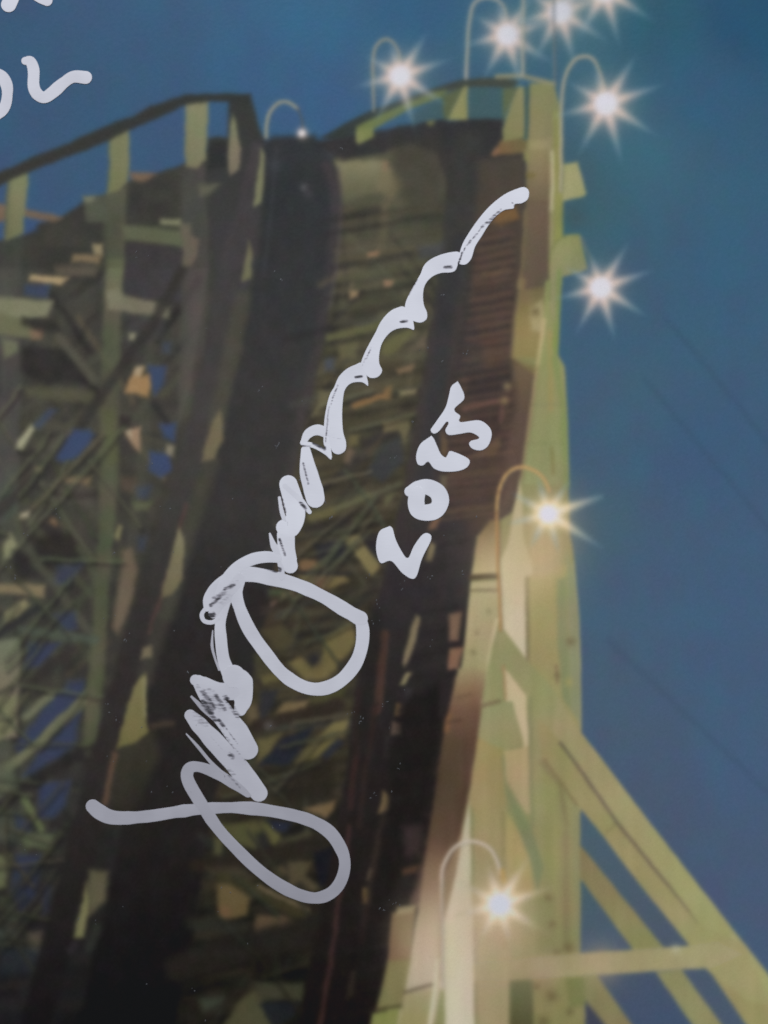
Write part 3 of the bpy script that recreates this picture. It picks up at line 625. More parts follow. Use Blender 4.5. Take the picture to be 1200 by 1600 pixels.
t([(787, 1173), (826, 1165), (829, 1270), (822, 1272), (794, 1222), (788, 1210)], ((164, 148, 112), (158, 142, 112), (805, 1180), (815, 1260)), 2.5)
t([(784, 1180), (788, 1180), (790, 1222), (830, 1292), (848, 1352), (842, 1400), (828, 1345), (806, 1285), (788, 1235)], ((126, 128, 94), (116, 122, 94), (790, 1200), (830, 1340)), 3)
t([(790, 1268), (806, 1290), (828, 1345), (834, 1400), (800, 1400), (790, 1340)], (158, 142, 100), 4)
t([(828, 1080), (842, 1125), (862, 1190), (906, 1250), (906, 1485), (842, 1492), (840, 1400), (850, 1350), (832, 1290)], ((142, 138, 102), (132, 128, 92), (860, 1150), (870, 1480)), 3)
line([(828, 1090), (828, 1200), (832, 1290)], 5, (122, 122, 94), None, 3, .7)
line([(786, 1270), (788, 1480)], 5, (126, 116, 82), None, 3, .6)
line([(845, 1190), (875, 1230), (885, 1290)], 6, (120, 108, 82), None, 3.5, .6); t([(848, 1205), (870, 1225), (876, 1300), (868, 1400), (850, 1340)], (138, 136, 92), 5, .7)
line([(884, 1300), (884, 1480)], 9, (122, 112, 86), None, 4, .6); line([(898, 1260), (902, 1480)], 8, (130, 132, 104), None, 4, .5)
t([(835, 1400), (866, 1400), (866, 1490), (835, 1490)], (124, 122, 88), 6, .7)
for gx, gy, gr in ((856, 1402, 6), (862, 1443, 6), (888, 1480, 8), (870, 1487, 6)): glow(gx, gy, gr, (104, 90, 68), .7)
# diagonal braces on the right
P_BR = [part("printed_brace", s) for s in ("printed outer plank of the long diagonal brace", "printed inner plank of the long diagonal brace", "printed short diagonal brace over the horizontal beam",
                                          "printed lowest diagonal brace under the horizontal beam")]
t([(906, 1270), (922, 1282), (1078, 1476), (1034, 1481), (906, 1322)], ((74, 94, 106), (76, 88, 104), (920, 1300), (1040, 1460)), 2.5, 1, P_SKY)
t([(907, 1376), (992, 1482), (908, 1490)], ((72, 92, 102), (76, 90, 108), (910, 1390), (940, 1480)), 2.5, 1, P_SKY)
t([(930, 1524), (1022, 1518), (1085, 1602), (1300, 1900), (1200, 1900), (985, 1602)], ((72, 84, 102), (68, 82, 106), (960, 1530), (1010, 1600)), 2.5, 1, P_SKY)
t([(1062, 1514), (1108, 1510), (1168, 1602), (1400, 1900), (1340, 1900), (1128, 1602)], (74, 88, 106), 2.5, 1, P_SKY)
t([(838, 1120), (860, 1140), (900, 1193), (965, 1285), (1030, 1365), (1090, 1440), (1120, 1480), (1078, 1478), (1000, 1382), (945, 1310), (900, 1254), (846, 1186)], ((144, 136, 98), (148, 142, 104), (870, 1190), (1060, 1440)), 2, 1, P_BR[1])
t([(1104, 1510), (1155, 1500), (1215, 1580), (1420, 1860), (1380, 1880), (1168, 1604)], (146, 138, 100), 2.2, 1, P_BR[1])
t([(872, 1090), (905, 1140), (1000, 1265), (1100, 1394), (1204, 1527), (1430, 1830), (1415, 1860), (1204, 1572), (1150, 1500), (1108, 1470), (1090, 1442), (1030, 1365), (965, 1285), (900, 1193), (862, 1140)], ((150, 142, 108), (152, 150, 108), (900, 1160), (1120, 1440)), 2, 1, P_BR[0])
line([(875, 1160), (900, 1194), (965, 1286), (1030, 1366), (1075, 1422)], [5, 5, 5, 3], (102, 92, 82), None, 1.8, .9); line([(1075, 1422), (1112, 1470)], 3, (118, 110, 84), None, 2, .7)
t([(1088, 1440), (1160, 1474), (1206, 1572), (1168, 1562), (1104, 1514)], (150, 145, 106), 2.2, 1, P_BR[0])
line([(850, 1186), (900, 1256)], 4, (112, 98, 74), None, 2.5, .7)
line([(946, 1300), (962, 1286)], 2.5, (122, 112, 84), None, 1.5, .8)
t([(906, 1320), (920, 1336), (1036, 1480), (990, 1484), (906, 1372)], ((128, 116, 88), (134, 132, 94), (910, 1335), (1000, 1470)), 2.2, 1, P_BR[2])
t([(1024, 1518), (1064, 1514), (1130, 1604), (1340, 1890), (1290, 1890), (1084, 1604)], (134, 134, 98), 2.5, 1, P_BR[2])
t([(905, 1524), (932, 1522), (988, 1602), (1190, 1900), (1150, 1900), (940, 1604), (908, 1560)], (126, 120, 90), 3, 1, P_BR[3])
t([(914, 1562), (946, 1602), (1100, 1830), (914, 1830)], (64, 68, 82), 4, 1, P_SKY)
# below the beam
t([(796, 1528), (832, 1526), (835, 1604), (836, 1900), (796, 1900)], ((100, 104, 78), (84, 80, 60), (812, 1535), (820, 1595)), 3.5)
t([(834, 1526), (906, 1522), (914, 1580), (914, 1900), (836, 1900)], (130, 124, 88), 3)
t([(884, 1526), (912, 1524), (914, 1570), (890, 1576)], (108, 110, 74), 5, .8)
for gx, gy, gr in ((862, 1555, 9), (838, 1540, 5), (848, 1596, 10), (890, 1580, 6)): glow(gx, gy, gr, (94, 84, 62), .75)
P_HB = part("printed_beam", "printed pale horizontal beam across the tower foot and brace")
t([(742, 1502), (800, 1498), (910, 1488), (1060, 1478), (1120, 1470), (1160, 1490), (1112, 1511), (1000, 1518), (905, 1524), (800, 1531), (742, 1532)], ((152, 138, 102), (158, 150, 112), (790, 1510), (1100, 1490)), 2.2, 1, P_HB)
glow(850, 1512, 26, (166, 146, 124), .6); glow(1055, 1482, 7, (176, 174, 146), .8); glow(938, 1505, 30, (168, 150, 122), .6)
# foot of the tower: cream post, boards, dark joints
t([(690, 1372), (720, 1300), (728, 1300), (735, 1440), (740, 1600), (620, 1602), (640, 1500), (652, 1440)], ((146, 122, 100), (176, 160, 142), (690, 1385), (668, 1470)), 3)
t([(688, 1380), (704, 1345), (716, 1320), (712, 1380), (698, 1430), (690, 1430)], (120, 104, 84), 4, .8)
P_FL = part("printed_board", "printed brown edge board of the track, fading to cream at the lamp")
vpoly([(716, 1044), (740, 1040), (758, 1050), (757, 1064), (752, 1100), (746, 1150), (738, 1205), (731, 1250), (721, 1300), (708, 1340), (690, 1375), (690, 1500), (684, 1537), (634, 1549), (645, 1480), (652, 1430), (662, 1360), (672, 1290), (683, 1220), (691, 1165), (698, 1120), (706, 1085)],
      [(1040, 150, 140, 108), (1075, 128, 105, 84), (1110, 100, 78, 65), (1160, 80, 62, 55), (1250, 74, 58, 52), (1310, 86, 66, 58), (1350, 114, 92, 77), (1400, 140, 118, 100), (1450, 162, 144, 126), (1500, 173, 157, 143), (1545, 170, 156, 140)], P_FL, 3)
line([(700, 1118), (697, 1140)], 9, (128, 88, 62), None, 4, .6); line([(712, 1090), (735, 1084)], 4, (84, 66, 56), None, 3, .5); line([(700, 1128), (720, 1124)], 4, (60, 46, 42), None, 3, .6)
line([(733, 1235), (722, 1296), (708, 1342)], 3, (150, 128, 104), None, 2, .5)
poly([(698, 1004), (716, 1000), (714, 1010), (700, 1012)], (46, 40, 40), None, 3, .9); poly([(702, 960), (722, 956), (716, 1000), (702, 1002)], (124, 98, 80), None, 4, .8); poly([(702, 1014), (722, 1012), (716, 1044), (700, 1046)], (132, 100, 78), None, 3, .85)
poly([(690, 1048), (713, 1047), (706, 1085), (698, 1118), (684, 1120)], (42, 37, 37), None, 4, .9)
t([(612, 1425), (650, 1416), (640, 1502), (606, 1502)], ((116, 96, 76), (112, 84, 70), (630, 1420), (622, 1500)), 3)
t([(620, 1416), (652, 1412), (644, 1424), (618, 1428)], (150, 134, 108), 3, .8)
t([(606, 1500), (640, 1498), (634, 1540), (630, 1576), (588, 1578)], ((112, 102, 72), (122, 116, 84), (620, 1505), (612, 1570)), 3)
t([(634, 1552), (682, 1542), (674, 1604), (640, 1900), (560, 1900), (622, 1604)], ((152, 140, 112), (144, 136, 98), (660, 1550), (640, 1600)), 2.5)
line([(632, 1549), (680, 1536)], 5, (88, 76, 66), part("printed_board"), 1.8, .95); line([(588, 1576), (626, 1570)], 5, (72, 66, 50), None, 2, .9)
t([(582, 1582), (624, 1575), (620, 1604), (560, 1900), (520, 1900)], (122, 126, 78), 3)
line([(684, 1500), (680, 1540), (671, 1602), (640, 1850)], 6, (196, 190, 172), None, 2, .95); t([(688, 1545), (696, 1545), (697, 1610), (676, 1610)], (122, 122, 86), 2.5, .9)
t([(733, 1250), (735, 1310), (736, 1380), (739, 1440), (741, 1604), (745, 1900), (692, 1900), (696, 1604), (692, 1450), (698, 1422), (713, 1360), (723, 1300)], ((180, 172, 150), (192, 182, 166), (730, 1270), (715, 1440)), 2)
line([(737, 1262), (739, 1340), (738, 1380)], 5, (122, 122, 92), None, 2, .8); line([(742, 1450), (743, 1500)], 6, (128, 118, 104), None, 2.5, .8); line([(743, 1535), (744, 1604)], 5, (124, 118, 90), None, 2.5, .8)
glow(812, 885, 66, (202, 184, 150), .52); glow(845, 850, 42, (194, 168, 132), .5); glow(712, 1470, 76, (204, 190, 166), .5); glow(790, 1460, 42, (186, 160, 134), .45); glow(665, 1470, 40, (176, 156, 134), .4)
# wood streaks on everything timber
m = np.isin(IDS, [P_TOW, P_HB, P_TP, P_TP2, P_TP3] + ids("printed_board") + P_BR + P_BK + P_POST)
IMG[m] += (vnoise(7, 120, seed=41) * 3.2 + vnoise(30, 45, seed=42) * 4.0)[m][:, None] * np.array([1, .95, .8]) + (vnoise(36, seed=43) * 4)[m][:, None] * np.array([.9, -.3, .5])
m = np.isin(IDS, [P_T2, P_T1, P_T1M, P_LAT, P_MID] + ids("printed_tie", "printed_beam", "printed_light_sliver", "printed_plank", "printed_brace_strip"))
IMG[m] += (vnoise(14, 20, seed=44) * 2.0 + vnoise(5, 9, seed=45) * 1.4)[m][:, None] * np.array([1, .95, .9])

for y_a, y_b in ((-999, 700), (1060, 9999)):
    IDS[(IDS == P_TOW) & (YY > y_a) & (YY < y_b)] = part('printed_tower')
# --- lamps: gooseneck poles and their starbursts
def gooseneck(pts, w, col, label, a=.95):
    pid = part("printed_lamp", label)
    p = spline(pts, 6.0)
    line(p + np.array([1.8, 0.8]), np.array(w) + 1.0, (70, 80, 88), None, 2.0, .35)
    line(p, w, col, pid, 1.7, a)
    return pid
def star(cx, cy, L, lamp, core=(214, 213, 222), rot=15.0, tip=(118, 156, 172), warm=(212, 186, 172), halo=(84, 118, 128), lens=None):
    pid = part("printed_starburst", None, lamp)
    glow(cx, cy, L * .95, halo, .42)
    glow(cx, cy, L * .44, warm, .72)
    sl = window(cx - L * 1.6, cy - L * 1.6, cx + L * 1.6, cy + L * 1.6, 2)
    x, y = XX[sl] - cx, YY[sl] - cy
    if x.size == 0: return
    r = np.hypot(x, y); th = np.degrees(np.arctan2(-y, x))
    for i in range(8):
        ang = rot + 45 * i + (3, -2, 1, 0, -1, 2, 0, -2)[i]
        Lr = 1.14 * L * (lens[i] if lens else (1.12, 1.05, .72, .8, .95, 1.05, 1.12, 1.1)[i])
        dth = np.radians((th - ang + 180) % 360 - 180)
        off = np.abs(r * np.sin(dth)); along = r * np.cos(dth)
        tt = np.clip(along / Lr, 0, 1.4)
        w = 7.0 * (1 - np.clip(tt, 0, 1)) ** .8 + 2.4
        al = np.exp(-(off / w) ** 2) * np.clip(1.15 - tt, 0, 1) ** .9 * (along > 0) * .92
        u = np.clip(tt / .95, 0, 1)[..., None]
        c = np.where(u < .35, np.array(core) * (1 - u / .35) + np.array(warm) * 1.08 * (u / .35),
                     np.array(warm) * 1.08 * (1 - (u - .35) / .65) + np.array(tip) * ((u - .35) / .65))
        blend(sl, al, c, None)
    g = np.clip((L * .235 + 5 - r) / 9.0, 0, 1); g = g * g * (3 - 2 * g)
    blend(sl, g, np.array(core, float)[None, None, :], None)
    md = r < L * .30
    ray = (np.abs(((th - rot + 22.5) % 45) - 22.5) * np.pi / 180 * r < 4.5) & (r < L * .8)
    IDS[sl][md | ray] = pid
WHT = (176, 172, 156)
lp = gooseneck([(416, 216), (417, 196), (422, 178), (432, 165), (443, 160), (455, 163), (466, 172)], 5, (158, 155, 134), "printed unlit-looking gooseneck lamp with a tiny bulb above the left track")
line([(466, 172), (472, 186), (474, 202)], 4, (74, 88, 96), lp, 2, .9); glow(473, 210, 8, (186, 150, 130), .8); glow(472, 210, 5.5, (232, 226, 226), 1.0, lp); glow(472, 209, 4, (232, 228, 228), .8)
lp = gooseneck([(584, 176), (583, 130), (583, 92), (588, 73), (601, 63), (613, 67), (622, 82), (625, 100)], [3, 5, 4], (164, 156, 136), "printed gooseneck lamp with starburst low on the right handrail")
star(625, 120, 62, lp)
lp = gooseneck([(728, 124), (730, 80), (733, 35), (740, 8), (756, -2), (775, 1), (788, 15), (793, 40)], 5, WHT, "printed gooseneck lamp with starburst over the tower posts")
star(792, 56, 62, lp)
lp = gooseneck([(816, 120), (817, 40), (818, -30), (826, -62), (850, -70), (868, -40), (875, 0)], [5, 6, 5], WHT, "printed tall gooseneck lamp whose starburst touches the picture's upper edge", .8)
star(875, 20, 66, lp)
lp = gooseneck([(866, 132), (865, 70), (864, 0), (872, -70), (905, -95), (935, -60), (943, -30)], 4, (120, 126, 128), "printed gooseneck lamp cut by the picture's upper edge", .6)
star(944, -14, 66, lp)
lp = gooseneck([(875, 300), (876, 230), (877, 160), (883, 120), (896, 96), (912, 89), (927, 95), (938, 118), (943, 140)], [4, 5, 5], (176, 168, 146), "printed gooseneck lamp with starburst at the tower's outer edge")
star(946, 163, 70, lp)
lp = part("printed_lamp", "printed lamp starburst beside the rounded block")
line([(908, 372), (920, 400), (930, 430)], 5, (120, 126, 116), lp, 3, .6)
star(938, 450, 62, lp, halo=(76, 100, 108))
lp = gooseneck([(782, 985), (780, 930), (777, 860), (776, 800), (779, 768), (788, 745), (802, 733), (817, 730), (836, 736), (850, 749), (858, 768)], [3, 4, 5, 5], (198, 158, 100), "printed gooseneck lamp with starburst in front of the cream board")
line([(781, 985), (778, 880), (776, 800)], 2.5, (138, 90, 60), None, 1.6, .6)
star(856, 803, 52, lp, core=(216, 214, 226), halo=(160, 148, 118), warm=(230, 206, 168), lens=(1.7, .95, .9, 1.0, 1.0, .9, .95, 1.6))
lp = gooseneck([(690, 1540), (690, 1480), (689, 1420), (689, 1375), (693, 1350), (705, 1328), (723, 1315), (744, 1314), (764, 1324), (776, 1344), (781, 1364)], [3, 4, 5, 5], (200, 184, 168), "printed gooseneck lamp with bluish starburst at the tower's foot")
line([(686, 1372), (688, 1440), (688, 1530)], 2.5, (140, 112, 84), None, 1.6, .6)
line([(784, 1360), (787, 1376)], 8, (176, 140, 70), None, 3, .8)
star(780, 1412, 66, lp, core=(200, 204, 216), halo=(170, 146, 122), warm=(224, 202, 178), tip=(150, 146, 120), lens=(1.15, 1.2, .95, .85, .95, 1.0, .95, 1.1))

# --- print softness, then fine print grain
def blur(img, n):
    for _ in range(n):
        img[1:-1] = img[:-2] * .25 + img[1:-1] * .5 + img[2:] * .25
        img[:, 1:-1] = img[:, :-2] * .25 + img[:, 1:-1] * .5 + img[:, 2:] * .25
    return img
for tab_, am, sel in ((LATC, 1.26, [P_LAT] + [i for i in ids('printed_beam', 'printed_brace_strip', 'printed_post')]), (MIDC, 1.12, [P_MID] + ids('printed_plank'))):
    m = np.isin(IDS, sel) & (YY > 420) & (XX < 700)
    if tab_ is LATC: m &= XX < np.interp(YY, [400, 600, 900, 1200, 1600], [330, 300, 215, 150, 80])
    tc_ = vert_col(tab_, YY[m]); IMG[m] = tc_ + am * (IMG[m] - tc_) + (3.0 if tab_ is LATC else 0.0)
line([(528, 262), (533, 310), (528, 400), (516, 480)], 5, (86, 80, 84), None, 4, .5, True); line([(432, 232), (424, 330), (412, 430)], 5, (66, 68, 72), None, 4, .5, True)
for i in range(30):
    yy = 352 + i * 15.6
    xr = np.interp(yy, [345, 500, 600, 700, 820], [806, 798, 795, 806, 780]); xl = np.interp(yy, [345, 500, 600, 700, 820], [748, 728, 712, 698, 676])
    line([(xl + 4, yy + 8), (xr - 3, yy - 5)], 4.5, (112, 88, 72) if i % 3 else (100, 76, 66), None, 3, .22 + .2 * (i % 2))
TW = np.isin(IDS, ids('printed_tower', 'printed_board', 'printed_brace', 'printed_block') + [P_HB])
IMG[TW] += np.array([4.0, 3.0, -4.0])
IMG = blur(IMG, 5)
far = blur(IMG.copy(), 8)
soft = np.clip((430 - YY) / 420, 0, 1)[..., None] * .55 + np.clip((YY - 1150) / 400, 0, 1)[..., None] * .45 + np.clip((420 - XX) / 500, 0, 1)[..., None] * .25
soft = np.clip(soft, 0, .85)
IMG = IMG * (1 - soft) + far * soft
IMG += (vnoise(3.4, 3.4, seed=51) * 1.0)[..., None] + rng.normal(0, .7, (NY, NX, 1)) + (vnoise(13, seed=52)[..., None] * np.array([1.2, -.7, .9]) + vnoise(17, seed=53)[..., None] * np.array([-.8, .2, 1.3]))

MN = IMG.mean(-1, keepdims=True)
TIM = ~np.isin(IDS, [P_SKY])
IMG = np.where(TIM[..., None], MN + np.where(np.isin(IDS, [P_MID] + ids('printed_beam', 'printed_plank', 'printed_brace_strip')), .84, .94)[..., None] * (IMG - MN), IMG)
# --- from the look of the lit, glossy sheet back to the ink's own colour
def lin(c):
    c = np.clip(c / 255.0, 0, 1)
    return np.where(c <= .04045, c / 12.92, ((c + .055) / 1.055) ** 2.4)
def poly2(co, x, y):
    u, v = np.clip(x, -120, 1320) / 600 - 1, np.clip(y, -120, 1720) / 800 - 1
    return co[0] + co[1] * u + co[2] * v + co[3] * u * u + co[4] * u * v + co[5] * v * v
LINC = lin(IMG)
if CAL is None:
    ALB = LINC
else:
    ALB = np.stack([(LINC[..., i] - poly2(CAL['B'][i], XX, YY)) / (poly2(CAL['W'][i], XX, YY) - poly2(CAL['B'][i], XX, YY)) for i in range(3)], -1)
ALB = np.clip(ALB, 0.0008, 0.93)

# ------------------------------------------------------------------ materials
def new_mat(name):
    m = bpy.data.materials.new(name); m.use_nodes = True
    nt = m.node_tree
    return m, nt, nt.nodes["Principled BSDF"]
def print_material():
    m, nt, bs = new_mat("glossy_print")
    at = nt.nodes.new("ShaderNodeAttribute"); at.attribute_name = "ink"
    tc = nt.nodes.new("ShaderNodeTexCoord")
    n1 = nt.nodes.new("ShaderNodeTexNoise"); n1.inputs["Scale"].default_value = 5200; n1.inputs["Detail"].default_value = 2
    mr = nt.nodes.new("ShaderNodeMapRange"); mr.inputs["From Min"].default_value = .25; mr.inputs["From Max"].default_value = .75
    mr.inputs["To Min"].default_value = .93; mr.inputs["To Max"].default_value = 1.07
    mx = nt.nodes.new("ShaderNodeMix"); mx.data_type = 'RGBA'; mx.blend_type = 'MULTIPLY'; mx.inputs["Factor"].default_value = 1
    n2 = nt.nodes.new("ShaderNodeTexNoise"); n2.inputs["Scale"].default_value = 900; n2.inputs["Detail"].default_value = 3
    bp = nt.nodes.new("ShaderNodeBump"); bp.inputs["Strength"].default_value = .06; bp.inputs["Distance"].default_value = .0002
    L = nt.links
    L.new(tc.outputs["Object"], n1.inputs["Vector"]); L.new(tc.outputs["Object"], n2.inputs["Vector"])
    L.new(n1.outputs["Fac"], mr.inputs["Value"])
    L.new(at.outputs["Color"], mx.inputs["A"]); L.new(mr.outputs["Result"], mx.inputs["B"])
    L.new(mx.outputs["Result"], bs.inputs["Base Color"])
    L.new(n2.outputs["Fac"], bp.inputs["Height"]); L.new(bp.outputs["Normal"], bs.inputs["Normal"])
    bs.inputs["Roughness"].default_value = .42
    bs.inputs["Specular IOR Level"].default_value = .5
    return m
MAT_PRINT = print_material()
def plain_material(name, col, rough, nscale, namp, bump=.1):
    m, nt, bs = new_mat(name)
    tc = nt.nodes.new("ShaderNodeTexCoord")
    n = nt.nodes.new("ShaderNodeTexNoise"); n.inputs["Scale"].default_value = nscale; n.inputs["Detail"].default_value = 4
    cr = nt.nodes.new("ShaderNodeValToRGB")
    c = np.array(col)
    cr.color_ramp.elements[0].position = .3; cr.color_ramp.elements[1].position = .7
    cr.color_ramp.elements[0].color = (*np.clip(c * (1 - namp), 0, 1), 1); cr.color_ramp.elements[1].color = (*np.clip(c * (1 + namp), 0, 1), 1)
    bp = nt.nodes.new("ShaderNodeBump"); bp.inputs["Strength"].default_value = bump; bp.inputs["Distance"].default_value = .0003
    L = nt.links
    L.new(tc.outputs["Object"], n.inputs["Vector"]); L.new(n.outputs["Fac"], cr.inputs["Fac"]); L.new(cr.outputs["Color"], bs.inputs["Base Color"])
    L.new(n.outputs["Fac"], bp.inputs["Height"]); L.new(bp.outputs["Normal"], bs.inputs["Normal"])
    bs.inputs["Roughness"].default_value = rough
    return m
MAT_PAPER = plain_material("poster_paper", (.80, .80, .78), .6, 300, .03)
MAT_TABLE = plain_material("table_wood", (.20, .13, .08), .5, 12, .25)
MAT_DUST = plain_material("dust", (.10, .103, .115), .8, 3000, .3)
def ink_material():
    m, nt, bs = new_mat("paint_pen_ink")
    N, L = nt.nodes.new, nt.links.new
    def math_(op, a, b=None, c=None):
        n = N("ShaderNodeMath"); n.operation = op
        for i, v in enumerate((a, b, c)):
            if v is None: continue
            if isinstance(v, (int, float)): n.inputs[i].default_value = v
            else: L(v, n.inputs[i])
        return n.outputs[0]
    tone = N("ShaderNodeAttribute"); tone.attribute_name = "tone"
    worn = N("ShaderNodeAttribute"); worn.attribute_name = "worn"
    tc = N("ShaderNodeTexCoord")
    mp = N("ShaderNodeMapping"); mp.inputs["Rotation"].default_value = (0, 0, math.radians(50)); mp.inputs["Scale"].default_value = (450, 2100, 1)
    L(tc.outputs["Object"], mp.inputs["Vector"])
    n1 = N("ShaderNodeTexNoise"); n1.inputs["Scale"].default_value = 1.0; n1.inputs["Detail"].default_value = 4      # dry-brush scratches
    L(mp.outputs["Vector"], n1.inputs["Vector"])
    n2 = N("ShaderNodeTexNoise"); n2.inputs["Scale"].default_value = 120; n2.inputs["Detail"].default_value = 2      # broad thickness of the paint
    L(tc.outputs["Object"], n2.inputs["Vector"])
    k = math_('MULTIPLY_ADD', math_('SUBTRACT', n1.outputs["Fac"], .5), 3.6, 1.0)
    mr = N("ShaderNodeMapRange"); mr.inputs["From Min"].default_value = .22; mr.inputs["From Max"].default_value = .80
    L(math_('MULTIPLY', worn.outputs["Fac"], k), mr.inputs["Value"])
    t = math_('ADD', tone.outputs["Fac"], math_('MULTIPLY', math_('SUBTRACT', n2.outputs["Fac"], .5), .15))
    fac = math_('MULTIPLY', t, math_('SUBTRACT', 1.0, math_('MULTIPLY', mr.outputs["Result"], .93)))
    cr = N("ShaderNodeValToRGB"); e = cr.color_ramp.elements
    e[0].position = 0.0; e[0].color = (.028, .028, .032, 1)
    e[1].position = 1.0; e[1].color = (.80, .80, .87, 1)
    x = e.new(.40); x.color = (.225, .215, .25, 1)
    x = e.new(.72); x.color = (.51, .50, .56, 1)
    L(fac, cr.inputs["Fac"]); L(cr.outputs["Color"], bs.inputs["Base Color"])
    bp = N("ShaderNodeBump"); bp.inputs["Strength"].default_value = .05; bp.inputs["Distance"].default_value = .0002
    L(n1.outputs["Fac"], bp.inputs["Height"]); L(bp.outputs["Normal"], bs.inputs["Normal"])
    bs.inputs["Roughness"].default_value = .5
    bs.inputs["Specular IOR Level"].default_value = .35
    return m
MAT_INK = ink_material()

# ------------------------------------------------------------------ the sheet itself
def relief(x, y):
    """height of the sheet in metres: very slight waves of the paper"""
    return 0.00035 * np.sin(x / 430.0 + 0.6) * np.sin(y / 520.0 + 0.4) + 0.00018 * np.sin((x * .7 + y) / 210.0)
Z0 = 0.0009
def wpos(x, y, h=0.0):
    return (x - 600) * S, (800 - y) * S, Z0 + relief(x, y) + h

poster = bpy.data.objects.new("poster", None)
coll.objects.link(poster)
poster["label"] = "glossy night poster of a wooden roller coaster signed in white paint pen"
poster["category"] = "poster"
def put(name, me, mat, parent, label=None, kind=None):
    o = bpy.data.objects.new(name, me)
    coll.objects.link(o)
    o.parent = parent
    if mat: me.materials.append(mat)
    if label: o["label"] = label
    if kind: o["kind"] = kind
    return o

vx, vy, vz = wpos(XX, YY)
ALLV = np.stack([vx, vy, vz], -1).reshape(-1, 3).astype(np.float32)
ALLC = np.concatenate([ALB, np.ones((NY, NX, 1))], -1).reshape(-1, 4).astype(np.float32)
ii = np.arange(NY * NX).reshape(NY, NX)
QUADS = np.stack([ii[1:, :-1], ii[1:, 1:], ii[:-1, 1:], ii[:-1, :-1]], -1).reshape(-1, 4)
FID = IDS[:-1, :-1].reshape(-1)
PARTOBJ = {}
for pid, (name, label, par) in enumerate(PARTS):
    f = QUADS[FID == pid]
    if len(f) == 0:
        continue
    used, inv = np.unique(f, return_inverse=True)
    me = bpy.data.meshes.new(name)
    me.vertices.add(len(used)); me.vertices.foreach_set("co", ALLV[used].ravel())
    me.loops.add(f.size); me.loops.foreach_set("vertex_index", inv.reshape(-1).astype(np.int32))
    me.polygons.add(len(f)); me.polygons.foreach_set("loop_start", np.arange(0, f.size, 4, dtype=np.int32))
    me.polygons.foreach_set("use_smooth", np.ones(len(f), dtype=bool))
    ca = me.color_attributes.new("ink", 'FLOAT_COLOR', 'POINT')
    ca.data.foreach_set("color", ALLC[used].ravel())
    me.update(calc_edges=True)
    PARTOBJ[pid] = put(name, me, MAT_PRINT, PARTOBJ.get(par, poster) if par is not None else poster, label)

# paper under the print, with its white margin
def paper_sheet():
    xs = np.linspace(GX[0] - 60, GX[-1] + 60, 60); ys = np.linspace(GY[0] - 60, GY[-1] + 60, 70)
    v, f = [], []
    for layer in (0, 1):
        for y in ys:
            for x in xs:
                p = wpos(x, y, -0.00006 - 0.00024 * layer); v.append(p)
    nx, ny = len(xs), len(ys); n = nx * ny
    for j in range(ny - 1):
        for i in range(nx - 1):
            a0 = j * nx + i
            f.append((a0 + nx, a0 + nx + 1, a0 + 1, a0)); f.append((n + a0, n + a0 + 1, n + a0 + nx + 1, n + a0 + nx))
    ring = [i for i in range(nx)] + [j * nx + nx - 1 for j in range(1, ny)] + [(ny - 1) * nx + i for i in range(nx - 2, -1, -1)] + [j * nx for j in range(ny - 2, 0, -1)]
    for q in range(len(ring)):
        a0, b0 = ring[q], ring[(q + 1) % len(ring)]
        f.append((a0, b0, n + b0, n + a0))
    me = bpy.data.meshes.new("paper_sheet"); me.from_pydata(v, [], f); me.update()
    return me
put("paper_sheet", paper_sheet(), MAT_PAPER, poster)

# ------------------------------------------------------------------ handwriting: raised films of paint
STREAKS = []      # (x0, y0, x1, y1, half width, depth): places where the pen ran dry
HZ = [0.00003]
def cover_at(x, y, base):
    c = np.zeros(np.shape(x), float)
    for (x0, y0, x1, y1, hw, dep) in STREAKS:
        ex, ey = x1 - x0, y1 - y0
        t_ = np.clip(((x - x0) * ex + (y - y0) * ey) / (ex * ex + ey * ey + 1e-9), 0, 1)
        d = np.hypot(x - x0 - t_ * ex, y - y0 - t_ * ey)
        c = np.maximum(c, dep * np.clip(1.3 - .8 * d / hw, 0, 1))
    return c
def ink_mesh(name, P, faces, cov, smooth=True):
    me = bpy.data.meshes.new(name)
    me.from_pydata([tuple(p) for p in P], [], faces)
    for nm, val in zip(("tone", "worn"), cov):
        at = me.attributes.new(nm, 'FLOAT', 'POINT'); at.data.foreach_set("value", np.asarray(np.broadcast_to(val, (len(P),)), dtype=np.float32))
    me.polygons.foreach_set("use_smooth", np.full(len(me.polygons), smooth))
    me.update()
    return me
